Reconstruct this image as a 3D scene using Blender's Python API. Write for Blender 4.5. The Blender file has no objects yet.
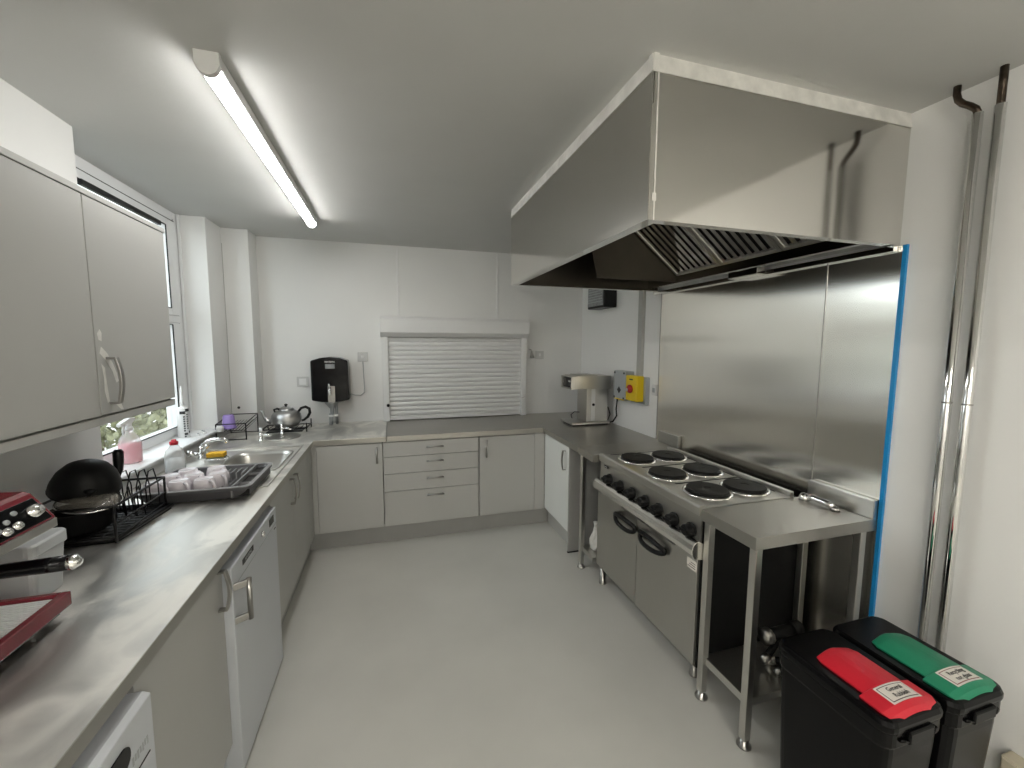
import bpy, bmesh, math, random
from mathutils import Vector, Matrix
random.seed(7)
C = bpy.context.scene.collection
PI = math.pi
WT = 0.90                       # worktop height

# ------------------------------------------------------------------ mesh building
class MB:
    def __init__(s):
        s.bm = bmesh.new()
    def _xf(s, vs, M):
        if M is not None:
            bmesh.ops.transform(s.bm, matrix=M, verts=vs)
    def box(s, x0, x1, y0, y1, z0, z1, M=None):
        v = [s.bm.verts.new(p) for p in ((x0,y0,z0),(x1,y0,z0),(x1,y1,z0),(x0,y1,z0),(x0,y0,z1),(x1,y0,z1),(x1,y1,z1),(x0,y1,z1))]
        for f in ((0,3,2,1),(4,5,6,7),(0,1,5,4),(1,2,6,5),(2,3,7,6),(3,0,4,7)):
            s.bm.faces.new([v[i] for i in f])
        s._xf(v, M); return s
    def prism(s, pts, a, b, axis='z', M=None):
        """closed outline pts (2-D) pushed along axis from a to b; axis x: pts=(y,z), y: (x,z), z: (x,y)"""
        def mk(p, t):
            return {'x': (t, p[0], p[1]), 'y': (p[0], t, p[1]), 'z': (p[0], p[1], t)}[axis]
        v0 = [s.bm.verts.new(mk(p, a)) for p in pts]; v1 = [s.bm.verts.new(mk(p, b)) for p in pts]
        n = len(pts); fs = []
        fs.append(s.bm.faces.new(v0[::-1])); fs.append(s.bm.faces.new(v1))
        for i in range(n):
            fs.append(s.bm.faces.new((v0[i], v0[(i+1)%n], v1[(i+1)%n], v1[i])))
        bmesh.ops.recalc_face_normals(s.bm, faces=fs)
        s._xf(v0+v1, M); return s
    def rings(s, rings, closed=True, cap=True):
        rv = [[s.bm.verts.new(p) for p in r] for r in rings]; fs = []
        for a, b in zip(rv, rv[1:]):
            n = len(a)
            for i in range(n if closed else n-1):
                fs.append(s.bm.faces.new((a[i], a[(i+1)%n], b[(i+1)%n], b[i])))
        if cap and closed:
            fs.append(s.bm.faces.new(rv[0][::-1])); fs.append(s.bm.faces.new(rv[-1]))
        bmesh.ops.recalc_face_normals(s.bm, faces=fs)
        return s
    def lathe(s, prof, cx=0, cy=0, cz=0, n=24, M=None):
        """prof: (radius, height) list around z through (cx,cy)"""
        vs = []; fs = []; rv = []
        for r, h in prof:
            if r < 1e-6:
                rv.append([s.bm.verts.new((cx, cy, cz+h))])
            else:
                rv.append([s.bm.verts.new((cx+r*math.cos(2*PI*i/n), cy+r*math.sin(2*PI*i/n), cz+h)) for i in range(n)])
            vs += rv[-1]
        for a, b in zip(rv, rv[1:]):
            for i in range(n):
                p = [a[i%len(a)], a[(i+1)%len(a)], b[(i+1)%len(b)], b[i%len(b)]]
                q = []
                for x in p:
                    if x not in q: q.append(x)
                if len(q) > 2:
                    try: fs.append(s.bm.faces.new(q))
                    except ValueError: pass
        if len(rv[0]) > 1: fs.append(s.bm.faces.new(rv[0][::-1]))
        if len(rv[-1]) > 1: fs.append(s.bm.faces.new(rv[-1]))
        bmesh.ops.recalc_face_normals(s.bm, faces=fs)
        s._xf(vs, M); return s
    def tube(s, pts, r, n=8, closed=False):
        pts = [Vector(p) for p in pts]; k = len(pts)
        rs = r if isinstance(r, (list, tuple)) else [r]*k
        rings = []; up = None
        for i, p in enumerate(pts):
            if closed: d = (pts[(i+1)%k]-pts[i-1])
            else: d = (pts[min(i+1, k-1)]-pts[max(i-1, 0)])
            d.normalize()
            if up is None:
                up = Vector((0,0,1)) if abs(d.z) < .9 else Vector((1,0,0))
            x = d.cross(up)
            if x.length < 1e-4: x = d.cross(Vector((0,1,0)))
            x.normalize(); up = x.cross(d).normalized()
            rings.append([p + x*rs[i]*math.cos(2*PI*j/n) + up*rs[i]*math.sin(2*PI*j/n) for j in range(n)])
        if closed:
            rv = [[s.bm.verts.new(p) for p in q] for q in rings]; fs = []
            for i in range(k):
                a, b = rv[i], rv[(i+1)%k]
                for j in range(n):
                    fs.append(s.bm.faces.new((a[j], a[(j+1)%n], b[(j+1)%n], b[j])))
            bmesh.ops.recalc_face_normals(s.bm, faces=fs)
        else:
            s.rings(rings)
        return s
    def cyl(s, p0, p1, r, n=16, r1=None):
        return s.tube([p0, p1], [r, r if r1 is None else r1], n)
    def quad(s, pts):
        s.bm.faces.new([s.bm.verts.new(p) for p in pts]); return s
    def build(s, name, m, parent=None, loc=(0,0,0), smooth=False, bevel=0, seg=2, subsurf=0):
        if parent is None and tuple(loc) != (0,0,0):
            bmesh.ops.translate(s.bm, verts=s.bm.verts, vec=-Vector(loc))
        me = bpy.data.meshes.new(name); s.bm.to_mesh(me); s.bm.free()
        o = bpy.data.objects.new(name, me); C.objects.link(o)
        for mm in (m if isinstance(m, (list, tuple)) else [m]): me.materials.append(mm)
        if smooth:
            for p in me.polygons: p.use_smooth = True
        if parent is not None: attach(o, parent)
        else: o.location = loc
        if bevel:
            b = o.modifiers.new('bevel', 'BEVEL'); b.width = bevel; b.segments = seg; b.limit_method = 'ANGLE'; b.angle_limit = math.radians(40)
        if subsurf:
            b = o.modifiers.new('sub', 'SUBSURF'); b.levels = subsurf; b.render_levels = subsurf
        return o

def world_mat(o):
    M = Matrix.LocRotScale(o.location, o.rotation_euler, o.scale)
    return world_mat(o.parent) @ o.matrix_parent_inverse @ M if o.parent else M
def attach(o, parent):
    o.parent = parent; o.matrix_parent_inverse = world_mat(parent).inverted()

def thing(name, label, cat, loc, group=None):
    o = bpy.data.objects.new(name, None); C.objects.link(o); o.location = loc; o.empty_display_size = .05
    return tag(o, label, cat, group)
def tag(o, label, cat, group=None, kind=None):
    o['label'] = label; o['category'] = cat
    if group: o['group'] = group
    if kind: o['kind'] = kind
    return o
def struct(o):
    o['kind'] = 'structure'; return o
def copy_thing(root, loc, rot=None, label=None):
    r = root.copy(); C.objects.link(r); r.location = loc
    if rot is not None: r.rotation_euler = rot
    if label: r['label'] = label
    for ch in list(root.children):
        c = ch.copy(); C.objects.link(c); c.parent = r; c.matrix_parent_inverse = ch.matrix_parent_inverse.copy()
        for g in list(ch.children):
            d = g.copy(); C.objects.link(d); d.parent = c; d.matrix_parent_inverse = g.matrix_parent_inverse.copy()
    return r
def box(x0,x1,y0,y1,z0,z1): return MB().box(x0,x1,y0,y1,z0,z1)
def arc(c, r, a0, a1, n):
    return [(c[0]+r*math.cos(math.radians(a0+(a1-a0)*i/n)), c[1]+r*math.sin(math.radians(a0+(a1-a0)*i/n))) for i in range(n+1)]
def rrect(x0,x1,y0,y1,r,n=5):
    return arc((x1-r,y0+r),r,-90,0,n)+arc((x1-r,y1-r),r,0,90,n)+arc((x0+r,y1-r),r,90,180,n)+arc((x0+r,y0+r),r,180,270,n)
def text_mesh(s, size, M, name, m, parent, bold=0.0, align='CENTER'):
    cu = bpy.data.curves.new(name, 'FONT'); cu.body = s; cu.size = size; cu.align_x = align; cu.align_y = 'CENTER'
    cu.extrude = 0.0002; cu.offset = bold; cu.resolution_u = 2
    t = bpy.data.objects.new(name+'_curve', cu); C.objects.link(t)
    dg = bpy.context.evaluated_depsgraph_get()
    me = bpy.data.meshes.new_from_object(t.evaluated_get(dg)); bpy.data.objects.remove(t); bpy.data.curves.remove(cu)
    me.transform(M); me.materials.clear(); me.materials.append(m)
    o = bpy.data.objects.new(name, me); C.objects.link(o); attach(o, parent); return o
def basis(o, x, y):
    x = Vector(x).normalized(); y = Vector(y); y = (y-x*y.dot(x)).normalized(); z = x.cross(y)
    return Matrix(((x.x,y.x,z.x,o[0]),(x.y,y.y,z.y,o[1]),(x.z,y.z,z.z,o[2]),(0,0,0,1)))

# ------------------------------------------------------------------ materials
def lin(c):
    return tuple(((v/255)/12.92 if v/255 <= .04045 else ((v/255+.055)/1.055)**2.4) for v in c)
def mat(name, col, rough=.5, metal=0, var=.04, scale=6, bump=0, bscale=60, stretch=(1,1,1), rvar=0, emit=None, trans=0, coat=0, ior=1.45, alpha=1, spec=.5, aniso=0, band=.2, distort=0):
    m = bpy.data.materials.new(name); m.use_nodes = True
    nt = m.node_tree; N = nt.nodes; L = nt.links; b = N['Principled BSDF']
    b.inputs['Metallic'].default_value = metal; b.inputs['Roughness'].default_value = rough
    b.inputs['IOR'].default_value = ior; b.inputs['Specular IOR Level'].default_value = spec
    if trans: b.inputs['Transmission Weight'].default_value = trans
    if coat: b.inputs['Coat Weight'].default_value = coat; b.inputs['Coat Roughness'].default_value = .1
    if alpha < 1: b.inputs['Alpha'].default_value = alpha
    if aniso:
        b.inputs['Anisotropic'].default_value = aniso
        tg = N.new('ShaderNodeTangent'); tg.direction_type = 'RADIAL'; tg.axis = 'Z'; L.new(tg.outputs[0], b.inputs['Tangent'])
    tc = N.new('ShaderNodeTexCoord'); mp = N.new('ShaderNodeMapping'); mp.inputs['Scale'].default_value = stretch
    L.new(tc.outputs['Object'], mp.inputs['Vector'])
    nz = N.new('ShaderNodeTexNoise'); nz.inputs['Scale'].default_value = scale; nz.inputs['Detail'].default_value = 5
    L.new(mp.outputs['Vector'], nz.inputs['Vector'])
    rp = N.new('ShaderNodeValToRGB')
    rp.color_ramp.elements[0].position = .5-band; rp.color_ramp.elements[1].position = .5+band; nz.inputs['Distortion'].default_value = distort
    rp.color_ramp.elements[0].color = tuple(max(0, c*(1-var)) for c in col)+(1,)
    rp.color_ramp.elements[1].color = tuple(min(1, c*(1+var)) for c in col)+(1,)
    L.new(nz.outputs['Fac'], rp.inputs['Fac']); L.new(rp.outputs['Color'], b.inputs['Base Color'])
    if rvar:
        mr = N.new('ShaderNodeMapRange'); mr.inputs['From Min'].default_value = .5-band; mr.inputs['From Max'].default_value = .5+band
        mr.inputs['To Min'].default_value = max(.02, rough-rvar); mr.inputs['To Max'].default_value = rough+rvar
        L.new(nz.outputs['Fac'], mr.inputs['Value']); L.new(mr.outputs['Result'], b.inputs['Roughness'])
    if bump:
        n2 = N.new('ShaderNodeTexNoise'); n2.inputs['Scale'].default_value = bscale; n2.inputs['Detail'].default_value = 3
        L.new(mp.outputs['Vector'], n2.inputs['Vector'])
        bp = N.new('ShaderNodeBump'); bp.inputs['Strength'].default_value = bump; bp.inputs['Distance'].default_value = .01
        L.new(n2.outputs['Fac'], bp.inputs['Height']); L.new(bp.outputs['Normal'], b.inputs['Normal'])
    if emit:
        b.inputs['Emission Color'].default_value = emit[0]+(1,); b.inputs['Emission Strength'].default_value = emit[1]
    return m
M = {}
M['wall'] = mat('white_wall_panel', (.80,.80,.78), .35, var=.015, scale=2)
M['lit_wall'] = mat('white_wall_lit', (.90,.90,.88), .3, var=.01, scale=2)  # wall white lifted: stronger light on the right wall put into its colour
M['plate'] = mat('socket_plate', (.60,.60,.585), .35, var=.01)
M['ceil'] = mat('ceiling_paint', (.63,.63,.61), .8, var=.02, scale=3, bump=.05, bscale=40)
M['floor'] = mat('grey_vinyl', (.58,.575,.535), .42, var=.05, scale=2.2, bump=.03, bscale=300, rvar=.06)
M['cab'] = mat('light_grey_cabinet', (.47,.47,.45), .38, var=.01, scale=3)
M['cabwhite'] = mat('white_cabinet', (.80,.82,.80), .35, var=.01)
M['plinth'] = mat('grey_plinth', (.36,.36,.345), .5, var=.03)
M['white'] = mat('white_plastic', (.80,.80,.79), .35, var=.01)
M['upvc'] = mat('window_plastic', (.82,.83,.83), .3, var=.01)
M['appl'] = mat('appliance_white', (.62,.645,.68), .3, var=.01)
M['top'] = mat('worktop_steel', (.78,.77,.73), .50, 1, var=.15, scale=5, rvar=.09, bump=.03, bscale=8, stretch=(1,.6,1), band=.11, distort=1.6)
M['toptab'] = mat('table_steel', (.46,.45,.42), .36, 1, var=.06, scale=3, rvar=.03)
M['hood_shade'] = mat('hood_shade_steel', (.10,.09,.075), .40, 1, var=.15, scale=3)  # steel darkened to paint in the shade inside the hood
M['steel'] = mat('brushed_steel', (.60,.59,.56), .30, 1, var=.03, scale=3, rvar=.02)
M['steelh'] = mat('hood_steel', (.72,.705,.67), .10, 1, var=.03, scale=1.5, rvar=.02, bump=.05, bscale=1.6)
M['splash'] = mat('splashback_steel', (.93,.905,.84), .20, 1, var=.03, scale=2.0, rvar=.02, bump=.06, bscale=1.5, stretch=(1,.35,2.2), aniso=.9)
M['rail'] = mat('rail_steel', (.85,.84,.81), .20, 1, var=.03)
M['ovens'] = mat('oven_steel', (.50,.49,.46), .36, 1, var=.03, scale=3, rvar=.03)
M['chrome'] = mat('chrome', (.80,.80,.79), .09, 1, var=.02)
M['nickel'] = mat('satin_nickel', (.42,.41,.39), .28, 1, var=.03)
M['pewter'] = mat('teapot_metal', (.50,.50,.50), .36, 1, var=.08, scale=14, rvar=.04)
M['copper'] = mat('copper_pipe', (.075,.058,.045), .45, 1, var=.4, scale=30)
M['black'] = mat('black_plastic', (.006,.006,.0065), .33, var=.2, spec=.35)
M['blackg'] = mat('black_gloss', (.003,.003,.004), .14, var=.2, spec=.3)
M['blackm'] = mat('black_matt', (.006,.006,.006), .5, var=.3, scale=20, spec=.3)
M['iron'] = mat('hotplate_iron', (.010,.010,.0095), .5, var=.3, scale=12, bump=.05, bscale=80, spec=.3)
M['dark'] = mat('dark_gap', (.02,.02,.02), .7, var=.2)
M['binblk'] = mat('bin_black', (.002,.002,.0023), .26, var=.2, scale=8, bump=.06, bscale=6, spec=.2)
M['red'] = mat('lid_red', (.60,.018,.035), .38, var=.05)
M['green'] = mat('lid_green', (.010,.21,.11), .38, var=.05)
M['mred'] = mat('machine_red', (.20,.012,.024), .25, var=.06, coat=.5)
M['sticker'] = mat('sticker_paper', (.78,.74,.68), .5, var=.02)
M['ink'] = mat('ink', (.03,.03,.03), .6, var=.1)
M['inkred'] = mat('ink_maroon', (.22,.04,.05), .6, var=.1)
M['blue'] = mat('blue_film', (.012,.26,.60), .35, var=.05)
M['yellow'] = mat('yellow_plastic', (.78,.56,.01), .35, var=.02)
M['stopred'] = mat('switch_red', (.42,.012,.012), .3, var=.05)
M['grey'] = mat('grey_plastic', (.42,.44,.45), .4, var=.02)
M['trunk'] = mat('trunking_grey', (.45,.45,.43), .4, var=.02)
M['drain'] = mat('drainer_grey', (.10,.10,.105), .4, var=.06)
M['drainrim'] = mat('drainer_rim', (.28,.28,.285), .35, var=.05)
M['mug'] = mat('mug_glaze', (.72,.68,.71), .2, var=.02)
M['purple'] = mat('purple_plastic', (.34,.25,.60), .4, var=.04)
M['sponge'] = mat('sponge_yellow', (.80,.46,.04), .9, var=.1, scale=60, bump=.3, bscale=120)
M['tub'] = mat('tub_plastic', (.82,.85,.86), .3, var=.02, alpha=.85)
M['clear'] = mat('clear_plastic', (.88,.90,.90), .10, var=.01, alpha=.35)
M['glasslid'] = mat('lid_glass', (.40,.37,.32), .06, var=.02, alpha=.45)
M['pink'] = mat('pink_liquid', (.92,.30,.38), .2, var=.08, alpha=.85)
M['redcap'] = mat('red_cap', (.55,.01,.03), .35, var=.05)
M['tin'] = mat('bronze_tin', (.26,.24,.20), .35, 1, var=.1)
M['mesh'] = mat('grille_grey', (.26,.27,.27), .4, var=.25, scale=30)
M['beige'] = mat('beige_plastic', (.52,.47,.36), .5, var=.08)
M['sealant'] = mat('sealant_white', (.78,.77,.73), .5, var=.12, scale=18)
M['led'] = mat('led_diffuser', (.9,.9,.9), .4, emit=((1.0,.985,.955), 17))
M['ledfill'] = mat('added_fill_diffuser', (.9,.9,.9), .4, emit=((1.0,.95,.87), 42))  # emission of the added fill battens behind the camera
M['leaf'] = mat('hedge_leaf', (.20,.20,.115), .5, var=.4, scale=9)
M['paving'] = mat('yard_paving', (.45,.44,.42), .8, var=.15)
M['wood'] = mat('bark', (.10,.07,.05), .8, var=.3)
M['fence'] = mat('pale_render', (.70,.70,.66), .8, var=.06)
def glass_pane():
    m = bpy.data.materials.new('window_glass'); m.use_nodes = True; nt = m.node_tree; N = nt.nodes; L = nt.links
    N.remove(N['Principled BSDF']); t = N.new('ShaderNodeBsdfTransparent'); t.inputs[0].default_value = (.95,.97,.97,1)
    g = N.new('ShaderNodeBsdfGlossy'); g.inputs['Roughness'].default_value = .05
    nz = N.new('ShaderNodeTexNoise'); nz.inputs['Scale'].default_value = 40; bp = N.new('ShaderNodeBump'); bp.inputs['Strength'].default_value = .2
    L.new(nz.outputs['Fac'], bp.inputs['Height']); L.new(bp.outputs[0], g.inputs['Normal'])
    mx = N.new('ShaderNodeMixShader'); mx.inputs[0].default_value = .05; L.new(t.outputs[0], mx.inputs[1]); L.new(g.outputs[0], mx.inputs[2])
    L.new(mx.outputs[0], N['Material Output'].inputs['Surface']); return m
M['pane'] = glass_pane()

# ------------------------------------------------------------------ camera
f = 412.27; yaw, pitch, roll = .285546, .096476, .0047089
cy, sy, cp, sp = math.cos(yaw), math.sin(yaw), math.cos(pitch), math.sin(pitch)
fwd = Vector((sy*cp, cy*cp, -sp)); rt = Vector((cy, -sy, 0)); up = rt.cross(fwd)
r2 = rt*math.cos(roll)+up*math.sin(roll); u2 = up*math.cos(roll)-rt*math.sin(roll)
cam = bpy.data.cameras.new('camera'); cam.sensor_width = 36; cam.lens = f*36/1024; cam.clip_start = .02
co = bpy.data.objects.new('camera', cam); C.objects.link(co)
co.matrix_world = Matrix(((r2.x,u2.x,-fwd.x,0),(r2.y,u2.y,-fwd.y,0),(r2.z,u2.z,-fwd.z,1.637),(0,0,0,1)))
bpy.context.scene.camera = co

# ------------------------------------------------------------------ room shell
XL, XR, YB, YF, ZC = -1.28, 1.992, 4.11, -2.4, 2.549
struct(box(XL-.4, XR+.15, YF-.15, YB+.15, -.08, 0).build('floor', M['floor']))
struct(box(XL-.4, XR+.15, YF-.15, YB+.15, ZC, ZC+.1).build('ceiling', M['ceil']))
struct(box(XL-.4, XR+.15, YB, YB+.12, 0, ZC).build('wall_back', M['wall']))
struct(box(XR, XR+.12, YF, YB, 0, ZC).build('wall_right', M['lit_wall']))
struct(box(XL-.4, XR+.15, YF-.12, YF, 0, ZC).build('wall_front', M['wall']))
w = MB(); w.box(XL-.32, XL, YF, 2.305, 0, ZC); w.box(XL-.32, XL, 3.61, YB, 0, ZC); w.box(XL-.32, XL, 2.305, 3.61, 0, .965)
struct(w.build('wall_left', M['wall']))
cbx = struct(box(XL, -1.09, 3.90, YB, WT, ZC).build('column_boxing', M['wall']))
box(XL+.001, XL+.005, 3.8985, 3.90, WT, ZC-.12).build('seam', M['trunk'], cbx)
MB().lathe([(.011,0),(.010,.004),(0,.005)], 0, 0, 0, 12, Matrix.Translation((-1.225,3.90,1.10)) @ Matrix.Rotation(PI/2,4,'X')).build('screw_cap', M['dark'], cbx, smooth=True)
o = struct(box(-1.47, -1.262, 2.305, 3.61, .965, .985).build('window_sill', M['upvc'], bevel=.004))
k = 0
for x0 in (.07, 1.04):
    k += 1
    struct(box(x0, x0+.018, YB-.006, YB, 1.88, ZC-.015).build('trim_%d' % k, M['white'], bevel=.002))
struct(box(-1.45, -1.436, 3.60, 3.61, .985, ZC).build('trim_3', M['upvc']))
# window: frame, transom, sashes, panes, trickle vent
WX0, WX1, Wy0, Wy1, Wz0, Wz1 = -1.52, -1.455, 2.305, 3.61, .985, ZC
fr = MB()
fr.box(WX0, WX1, Wy0, Wy0+.06, Wz0, Wz1); fr.box(WX0, WX1, Wy1-.06, Wy1, Wz0, Wz1)
fr.box(WX0, WX1, Wy0+.06, Wy1-.06, Wz0, Wz0+.05); fr.box(WX0, WX1, Wy0+.06, Wy1-.06, Wz1-.065, Wz1)
win = struct(fr.build('window_1', M['upvc'], bevel=.003))
box(WX0, WX1+.006, Wy0+.06, Wy1-.06, 1.775, 1.825).build('transom', M['upvc'], win, bevel=.003)
for (a, b) in ((Wz0+.05, 1.775), (1.825, Wz1-.065)):
    s = MB()
    s.box(WX0+.01, WX1+.008, Wy0+.062, Wy0+.10, a+.002, b-.002); s.box(WX0+.01, WX1+.008, Wy1-.175, Wy1-.062, a+.002, b-.002)
    h = .014 if a < 1.5 else .05
    s.box(WX0+.01, WX1+.008, Wy0+.10, Wy1-.175, a+.002, a+h); s.box(WX0+.01, WX1+.008, Wy0+.10, Wy1-.175, b-h, b-.002)
    s.build('sash', M['upvc'], win, bevel=.003)
    box(-1.494, -1.488, Wy0+.10, Wy1-.175, a+h-.002, b-h+.002).build('pane', M['pane'], win)
    g = MB(); t = .006
    g.box(WX1+.004, WX1+.010, Wy0+.098, Wy0+.104, a+h, b-h); g.box(WX1+.004, WX1+.010, Wy1-.179, Wy1-.173, a+h, b-h)
    g.box(WX1+.004, WX1+.010, Wy0+.104, Wy1-.179, a+h-.003, a+h+.003); g.box(WX1+.004, WX1+.010, Wy0+.104, Wy1-.179, b-h-.003, b-h+.003)
    g.build('gasket', M['dark'], win)
box(WX1+.006, WX1+.030, 2.60, 3.33, 2.402, 2.431).build('trickle_vent', M['black'], win, bevel=.004)
box(WX1+.004, WX1+.0095, Wy0+.06, Wy1-.06, Wz1-.069, Wz1-.065).build('frame_joint', M['dark'], win)
box(WX1-.004, WX1+.001, Wy1-.064, Wy1-.057, Wz0+.05, Wz1-.05).build('frame_joint', M['dark'], win)

# outside the window: paving, pale boundary wall, hedge
struct(box(-9, XL-.5, -3, 12, -.2, -.1).build('ground_outside', M['paving']))
hd = thing('hedge', 'sunlit olive green hedge seen through the window glass', 'hedge', (-3.4, 2.8, -.1))
lf = MB(); rnd = random.Random(3)
for i in range(14000):
    p = Vector((-3.0-abs(rnd.gauss(0,.22)), rnd.uniform(.2,9.5), rnd.uniform(-.1,2.3)))
    p.x += .12*math.sin(p.y*3.1)+.08*math.sin(p.z*5)
    a = Vector((rnd.gauss(0,1),rnd.gauss(0,1),rnd.gauss(0,1))).normalized(); b = a.orthogonal().normalized()
    s = rnd.uniform(.05,.085)
    lf.quad([p-a*s, p-b*s*.5, p+a*s, p+b*s*.5])
lf.build('foliage', M['leaf'], hd)
st = MB()
for i in range(22):
    y = .4+i*.42; st.tube([(-3.3,y,-.1),(-3.25,y+.05,.7),(-3.3,y,1.6)], [.025,.018,.008], 6)
st.build('stem', M['wood'], hd)

# ------------------------------------------------------------------ lights
bl = thing('strip_light', 'long lit white LED batten light on the ceiling above the sink run', 'ceiling light', (-.535, 2.6, ZC))
bx = -.535
def batten(root, y0, y1, bx, led):
    box(bx-.034, bx+.034, y0+.012, y1-.012, ZC-.040, ZC-.001).build('housing', M['white'], root, bevel=.004)
    pr = [(bx-.027, ZC-.040)]+[(bx+.027*math.cos(math.radians(a)), ZC-.042+.026*math.sin(math.radians(a))) for a in range(180, 361, 20)]+[(bx+.027, ZC-.040)]
    MB().prism(pr, y0+.014, y1-.014, 'y').build('diffuser', led, root)
    for a, b in ((y0, y0+.02), (y1-.02, y1)):
        pr = [(bx-.035, ZC-.001), (bx-.035, ZC-.04)]+[(bx+.032*math.cos(math.radians(q)), ZC-.042+.029*math.sin(math.radians(q))) for q in range(190, 351, 20)]+[(bx+.035, ZC-.04), (bx+.035, ZC-.001)]
        MB().prism(pr, a, b, 'y').build('end_cap', M['white'], root)
batten(bl, 1.60, 3.42, bx, M['led'])
for x_, lab in ((-.70, 'added unseen warm fill batten on the ceiling behind the viewer, on the sink side'), (.62, 'added unseen warm fill batten on the ceiling behind the viewer, on the pipe side')):
    b_ = thing('strip_light', lab, 'ceiling light', (x_, -1.1, ZC)); batten(b_, -2.3, -.5, x_, M['ledfill'])  # added out of view to brighten the near end of the room

wd = bpy.data.worlds.new('world'); bpy.context.scene.world = wd; wd.use_nodes = True
bg = wd.node_tree.nodes['Background']; bg.inputs[0].default_value = (.90,.96,1,1); bg.inputs[1].default_value = 2.4
# ------------------------------------------------------------------ handles
def bow_handle(name, parent, c, axis, out, L=.15, proj=.032, w=.012, m=None):
    """bowed strap handle centred on c, long axis `axis`, standing off along `out`"""
    c = Vector(c); a = Vector(axis); o_ = Vector(out); s = a.cross(o_).normalized()
    mb = MB(); rg = []
    path = [(-L/2, .0), (-L/2, proj*.75)] + [(-L/2*.86+L*.86*i/8, proj*(.82+.25*math.sin(PI*i/8))) for i in range(1, 8)] + [(L/2, proj*.75), (L/2, 0)]
    P = [c+a*t+o_*d for t, d in path]
    for i, p in enumerate(P):
        d = (P[min(i+1, len(P)-1)]-P[max(i-1, 0)]).normalized(); nrm = s.cross(d).normalized()
        rg.append([p+s*w/2+nrm*.0045, p-s*w/2+nrm*.0045, p-s*w/2-nrm*.0045, p+s*w/2-nrm*.0045])
    mb.rings(rg); return mb.build(name, m or M['nickel'], parent, bevel=.0015)
def bar_handle(name, parent, c, axis, out, L=.12, proj=.028):
    c = Vector(c); a = Vector(axis); o_ = Vector(out); mb = MB()
    mb.tube([c-a*L/2+o_*proj, c+a*L/2+o_*proj], .0075, 8)
    for t in (-L*.4, L*.4): mb.tube([c+a*t, c+a*t+o_*proj], .005, 8)
    return mb.build(name, M['nickel'], parent, smooth=True)

# ------------------------------------------------------------------ worktops and sink
XE = -.58; YE = 3.366; XRE = 1.279
SX0, SX1, SY0, SY1 = -1.00, -.66, 2.63, 3.10     # sink hole
wt = thing('worktop', 'stainless steel worktop holding the sink, running under the window and round the corner', 'worktop', (-.93, 2, WT-.04))
tp = MB()
tp.box(XL, XE, -.6, SY0, WT-.004, WT); tp.box(XL, SX0, SY0, SY1, WT-.004, WT); tp.box(SX1, XE, SY0, SY1, WT-.004, WT)
tp.box(XL, XE, SY1, YB, WT-.004, WT); tp.box(XE, -.052, YE, YB, WT-.004, WT)
tp.build('surface', M['top'], wt)
e = MB(); e.box(XE-.012, XE, -.6, YE, WT-.04, WT-.004); e.box(XE-.012, -.052, YE, YE+.012, WT-.04, WT-.004)
e.build('front_edge', M['toptab'], wt)
b = MB(); b.box(XL+.01, XE-.014, -.6, SY0-.02, WT-.036, WT-.006); b.box(XL+.01, XE-.014, SY1+.02, YB, WT-.036, WT-.006); b.box(XE-.014, -.055, YE+.014, YB, WT-.036, WT-.006)
b.build('core_board', M['dark'], wt)
wr = thing('worktop', 'stainless steel worktop under the roller shutter, turning the corner towards the cooker', 'worktop', (.9, 3.74, WT-.04))
tp = MB(); tp.box(-.046, XR, YE, YB, WT-.004, WT); tp.box(XRE, XR, 2.667, YE, WT-.004, WT); tp.build('surface', M['toptab'], wr)
e = MB(); e.box(-.046, XRE, YE, YE+.012, WT-.04, WT-.004); e.box(XRE, XRE+.012, 2.667, YE, WT-.04, WT-.004); e.build('front_edge', M['toptab'], wr)
b = MB(); b.box(-.04, XR-.01, YE+.014, YB, WT-.036, WT-.006); b.box(XRE+.014, XR-.01, 2.68, YE+.014, WT-.036, WT-.006); b.build('core_board', M['dark'], wr)

sk = thing('kitchen_sink', 'inset stainless steel sink with drainer under the window sill', 'sink', (-.93, 2.85, WT-.2))
bw = MB(); ro = rrect(SX0, SX1, SY0, SY1, .07, 6)
def rring(d, z, r): return [(x, y, z) for x, y in rrect(SX0+d, SX1-d, SY0+d, SY1-d, r, 6)]
bw.rings([rring(-.012, WT+.001, .075), rring(-.012, WT+.004, .075), rring(0, WT+.003, .07), rring(.008, WT-.02, .07), rring(.03, WT-.16, .07), rring(.06, WT-.175, .06)], cap=False)
v = [bw.bm.verts.new(p) for p in rring(.06, WT-.175, .06)]; bw.bm.faces.new(v)
bw.build('bowl', M['steel'], sk, smooth=True)
rm = MB(); rm.tube([(-1.26,2.33,WT+.003),(-.625,2.33,WT+.003),(-.625,3.24,WT+.003),(-1.26,3.24,WT+.003)], .004, 6, closed=True)
rm.tube([(-1.25,3.20,WT+.002),(-.64,3.20,WT+.002)], .003, 6)
rm.build('rim', M['steel'], sk, smooth=True)
rb = MB()
for i in range(9): rb.tube([(-1.15+i*.055,2.37,WT+.002),(-1.15+i*.055,2.58,WT+.001)], .003, 6)
rb.build('drainer_ribs', M['steel'], sk, smooth=True)
MB().lathe([(.0,.002),(.035,.002),(.04,.006),(.045,.002)], -.83, 2.86, WT-.176).build('waste', M['chrome'], sk, smooth=True)
tap = thing('mixer_tap', 'chrome mixer tap with swan spout at the back of the sink', 'tap', (-1.2, 3.02, WT))
MB().lathe([(.028,0),(.028,.008),(.02,.014),(.019,.07),(.012,.08),(0,.082)], -1.17, 3.03, WT).build('body', M['chrome'], tap, smooth=True)
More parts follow.
